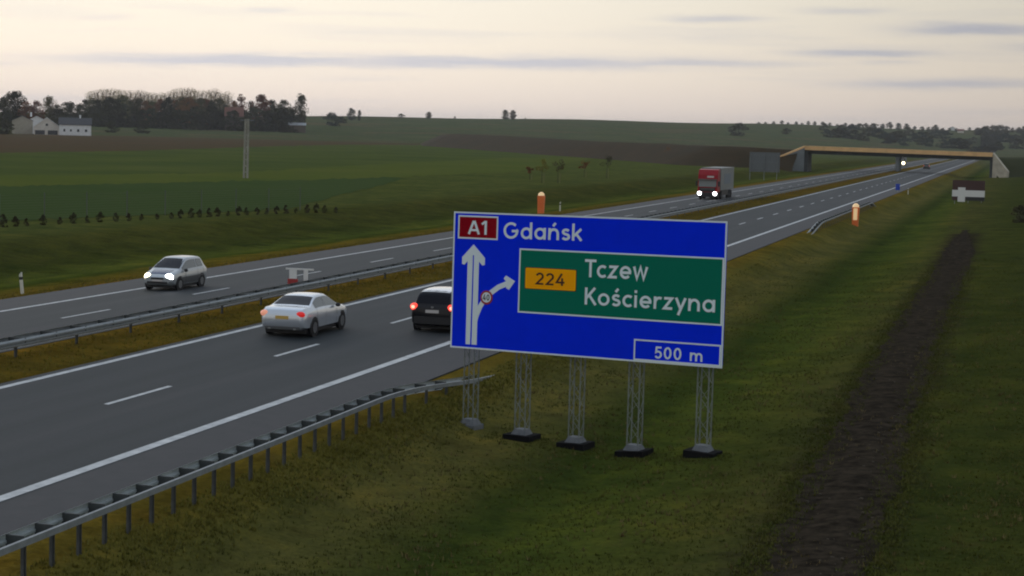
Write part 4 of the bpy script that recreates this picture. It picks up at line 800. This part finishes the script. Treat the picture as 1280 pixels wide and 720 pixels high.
# trees on the skyline
for x, top, D, kind, leaf, sx, lab in [(415, 141, 1500, 'bush', 'leaf_grey', 1.3, 'low grey bush just right of the tall tree ending the treeline'), (439, 136, 1700, 'round', 'leaf_grey', 1.1, 'small grey-green skyline tree, left one of two close together'), (449, 138, 1700, 'tall', 'leaf_grey', .9, 'small grey-green skyline tree, right one of two close together'), (428, 146, 1600, 'bush', 'leaf_dark', 1.6, 'low dark bush under the two small skyline trees'),
    (501, 142, 1900, 'bush', 'leaf_dark', 1.6, 'dark skyline bush with a sloping top left of the rounder one'), (536, 140, 1900, 'round', 'leaf_dark', 1.4, 'round dark tree on the bare skyline left of the table-topped pair'), (568, 147, 2000, 'bush', 'leaf_dark', 1.0, 'tiny dark skyline bush left of the table-topped pair'), (631, 138, 1950, 'round', 'leaf_dark', 1.25, 'left tree of the table-topped pair on the skyline'), (641, 138, 1950, 'round', 'leaf_dark', 1.2, 'right tree of the table-topped pair on the skyline'), (656, 147.5, 1950, 'bush', 'leaf_dark', 1.0, 'tiny dark skyline bush right of the table-topped pair'),
    (923, 154, base_D(923, 170), 'bush', 'leaf_dark', 1.5, 'solitary dark bush on the hillside above the grey sign back'), (983, 160, base_D(983, 168), 'bush', 'leaf_dark', 1.5, 'dark bush on the hillside above the left end of the bridge')]:
    p, h = px_h(x, D, top); plant('skyline_tree' if kind != 'bush' else 'bush', kind, int(x), p, max(h, 2.5), leaf, lab, 'tree' if kind != 'bush' else 'bush', None, sx)
RT = []
xx = 948
while xx < 1282:
    a = np.interp(xx, [948, 1000, 1035, 1052, 1075, 1100, 1140, 1170, 1200, 1230, 1260, 1280], [152, 155, 160, 152, 155, 153, 156, 158, 161, 159, 158, 160]); RT.append((xx, a+random.uniform(-1.5, 2), random.uniform(2300, 2700), 'leaf_grey' if xx < 1030 else random.choice(['leaf_dark', 'leaf_grey', 'leaf_dark']))); xx += random.uniform(7, 11)
for i, (x, top, D, leaf) in enumerate(RT):
    p, h = px_h(x, D, top); plant('distant_tree', 'round', i, p, max(4.5, h), leaf, '%s tree in the hazy wooded skyline above the bridge, %s from its left end' % (LW[leaf], ordi(i)), 'tree', 'wooded skyline above the bridge', 1.6 if h < 14 else 1.1)
for i in range(48):   # belts of trees on the far slope behind the bridge
    x = 1030+i*5.3+random.uniform(-3, 3); p = atD(x, random.uniform(1650, 2150)); plant('distant_tree', 'bush', i, p, random.uniform(6, 10), random.choice(['leaf_grey', 'leaf_dark', 'leaf_dark']), 'dark tree in the hazy belt behind the bridge deck, %s from its left end' % ordi(i), 'tree', 'tree belt on the slope behind the bridge', 1.6)
# row of young shrubs along the left bank
k = 0; x = 4.0
while x < 425:
    y = np.interp(x, [0, 100, 200, 300, 425], [284, 279, 274, 269, 264]); p = at(x, y, 0); h = random.uniform(.5, .9)*(1.15 if x < 120 else 1)
    plant('shrub', 'bush', k, p, h, random.choice(['leaf_dark', 'leaf_brown', 'leaf_brown', 'leaf_dark']), 'small dark shrub in the planted row along the fence, %s from the left' % ordi(k), 'shrub', 'row of young shrubs along the fence', .62); k += 1; x += random.uniform(9.5, 15) if x > 200 else random.uniform(14, 21)
# staked saplings in the meadow
mat('stake', (.20, .15, .09), .9)
for x, yb, yt, leaf, lab in [(662, 224, 209, 'leaf_rust', 'small rust sapling, leftmost in the meadow row'), (677, 228, 199, 'leaf_yellow', 'yellow sapling in the meadow row above the far orange column'), (697, 228, 199, 'leaf_olive', 'olive sapling in the meadow row right of the yellow one'), (730, 221, 202, 'leaf_rust', 'rust sapling in the middle of the meadow row'), (758, 222, 194, 'leaf_dark', 'dark slim sapling, fourth of the tall meadow saplings'), (834, 203, 184, 'leaf_rust', 'rust sapling, rightmost, in front of the brown embankment')]:
    p = at(x, yb, .1); h = (yb-yt)*math.hypot(p.x, p.y)/CF; t = thing('sapling', lab, 'sapling', (p.x, p.y, .1), 0, 'saplings in the meadow')
    MB().tube((0, 0, -.3), (.03, 0, h*.7), .05, .03).build('trunk', 'bark', t); MB().tube((.35, 0, -.3), (.35, 0, h*.42), .04).build('stake', 'stake', t)
    v, f = [], []
    for q in range(9): leaves(v, f, (random.gauss(0, h*.11), random.gauss(0, h*.11), h*random.uniform(.55, .95)), (h*.13, h*.13, h*.11), 36, .10)
    cm = bpy.data.meshes.new('crown'); cm.from_pydata(v, [], f); cm.update(); link('crown', cm, leaf, t)
p = at(1276, 273, 0); plant('bush', 'bush', 3, p, 1.9, 'leaf_dark', 'dark bush cut by the right edge of the photo', 'bush', None, 1.1)

# ------------------------------------------------------------------ farm
mat('wall_beige', (.34, .31, .25), .9, var=.1, scale=.5); mat('wall_white', (.72, .73, .74), .8, var=.08, scale=.4); mat('wall_cream', (.62, .58, .52), .85, var=.1, scale=.4); mat('roof_dark', (.055, .055, .06), .8, var=.2); mat('roof_red', (.16, .07, .05), .85, var=.2); mat('roof_pale', (.45, .48, .52), .6); mat('window_dark', (.03, .035, .045), .2); mat('wall_brown', (.10, .08, .06), .9)
def house(name, label, x0, x1, D, hw, hr, depth, wall, roof, gable, wins=(), chim=None, cat='house'):
    a, b = atD(x0, D), atD(x1, D); u = (b-a); W = u.length; u.normalize(); n = Vector((-u.y, u.x, 0)); c = (a+b)/2; z0 = float(ground(c.x, c.y)); o = Vector((c.x, c.y, z0))
    t = thing(name, label, cat, o); w2 = W/2
    def P(s, d, z): return u*s+n*d+Vector((0, 0, z))
    if gable:   # gable faces the camera
        MB().prism([P(-w2, 0, -1), P(w2, 0, -1), P(w2, 0, hw), P(0, 0, hr), P(-w2, 0, hw)], n*depth).build('wall', wall, t, fix=True)
        rf = MB()
        for s in (-1, 1): rf.prism([P(s*(w2+.4), -.4, hw-.25+.03), P(0, -.4, hr+.03), P(0, -.4, hr+.30), P(s*(w2+.4), -.4, hw+.02+.03)], n*(depth+.8))
        rf = rf.build('roof', roof, t, fix=True)
    else:
        MB().prism([P(-w2, 0, -1), P(-w2, depth, -1), P(-w2, depth, hw), P(-w2, depth/2, hr), P(-w2, 0, hw)], u*W).build('wall', wall, t, fix=True)
        rf = MB()
        for d0 in (-.4, depth+.4): rf.prism([P(-w2-.4, d0, hw-.2), P(-w2-.4, depth/2, hr+.03), P(-w2-.4, depth/2, hr+.3), P(-w2-.4, d0, hw+.1)], u*(W+.8))
        rf = rf.build('roof', roof, t, fix=True)
    if chim: 
        MB().obox(P(*chim), u, n, (0, 0, 1), .45, .45, 1.2).build('chimney', wall, rf, fix=True)
    for s, z, ww, wh in wins:
        MB().obox(P(s, -.02, z), u, n, (0, 0, 1), ww/2, .05, wh/2).build('window', 'window_dark', t, fix=True)
    return t
house('barn', 'dark roofed barn with plain beige gable at the far left of the farm', 15, 41, 1000, 7.0, 9.5, 16, 'wall_beige', 'roof_dark', True, cat='barn')
house('farmhouse', 'white gabled farmhouse beside the beige barn', 42, 75, 990, 4.0, 8.8, 12, 'wall_cream', 'wall_white', True, [(-3.5, 1.2, 5, 2.2), (3, 1.2, 5, 2.2), (0, 5.2, 1.2, 1.2)])
house('farmhouse', 'taller white house half hidden behind the gabled farmhouse', 37, 55, 1030, 7.6, 9.4, 12, 'wall_white', 'wall_white', True, chim=(-3, 2, 10.4))
house('farm_building', 'long low white farm building with dark roof and small windows', 74, 114, 985, 5.6, 9.0, 9, 'wall_white', 'roof_dark', False, [(-5.5, 2.6, 1.0, 1.3), (-2.2, 2.6, .9, 1.2), (1.5, 2.6, 1.2, 1.4), (5.5, 2.6, 1.2, 1.4)], chim=(2.5, 4.5, 9.5))
house('farmhouse', 'red roofed house half hidden in the treeline behind the pole', 281, 304, 1300, 10, 16, 10, 'wall_brown', 'roof_red', False)
house('shed', 'shed with pale flat roof below the last tree of the treeline', 361, 382, 1290, 5.2, 6.6, 8, 'wall_brown', 'roof_pale', False, cat='shed')
house('distant_house', 'tiny white house on the wooded slope above the right part of the bridge', 1187, 1194, base_D(1190, 163), 3.2, 5, 8, 'wall_white', 'roof_dark', True)
house('distant_house', 'tiny orange-roofed house beside the tiny white one above the bridge', 1197, 1205, base_D(1200, 166), 2.5, 4.5, 8, 'wall_cream', 'roof_red', False)

# ------------------------------------------------------------------ evening haze
hz = MB().box(-9050, 9050, -450, 9050, -6, 75).build('haze', None); hz['kind'] = 'stuff'; hz['label'] = 'thin evening haze over the whole landscape'; hz['category'] = 'haze'
hm = bpy.data.materials.new('haze_air'); hm.use_nodes = True; t = hm.node_tree; t.nodes.clear()
v = nd(t, 'ShaderNodeVolumePrincipled', {'Color': (.86, .90, .95, 1), 'Density': .000068, 'Anisotropy': .2}); o = nd(t, 'ShaderNodeOutputMaterial'); t.links.new(v.outputs[0], o.inputs['Volume'])
hz.data.materials.append(hm)
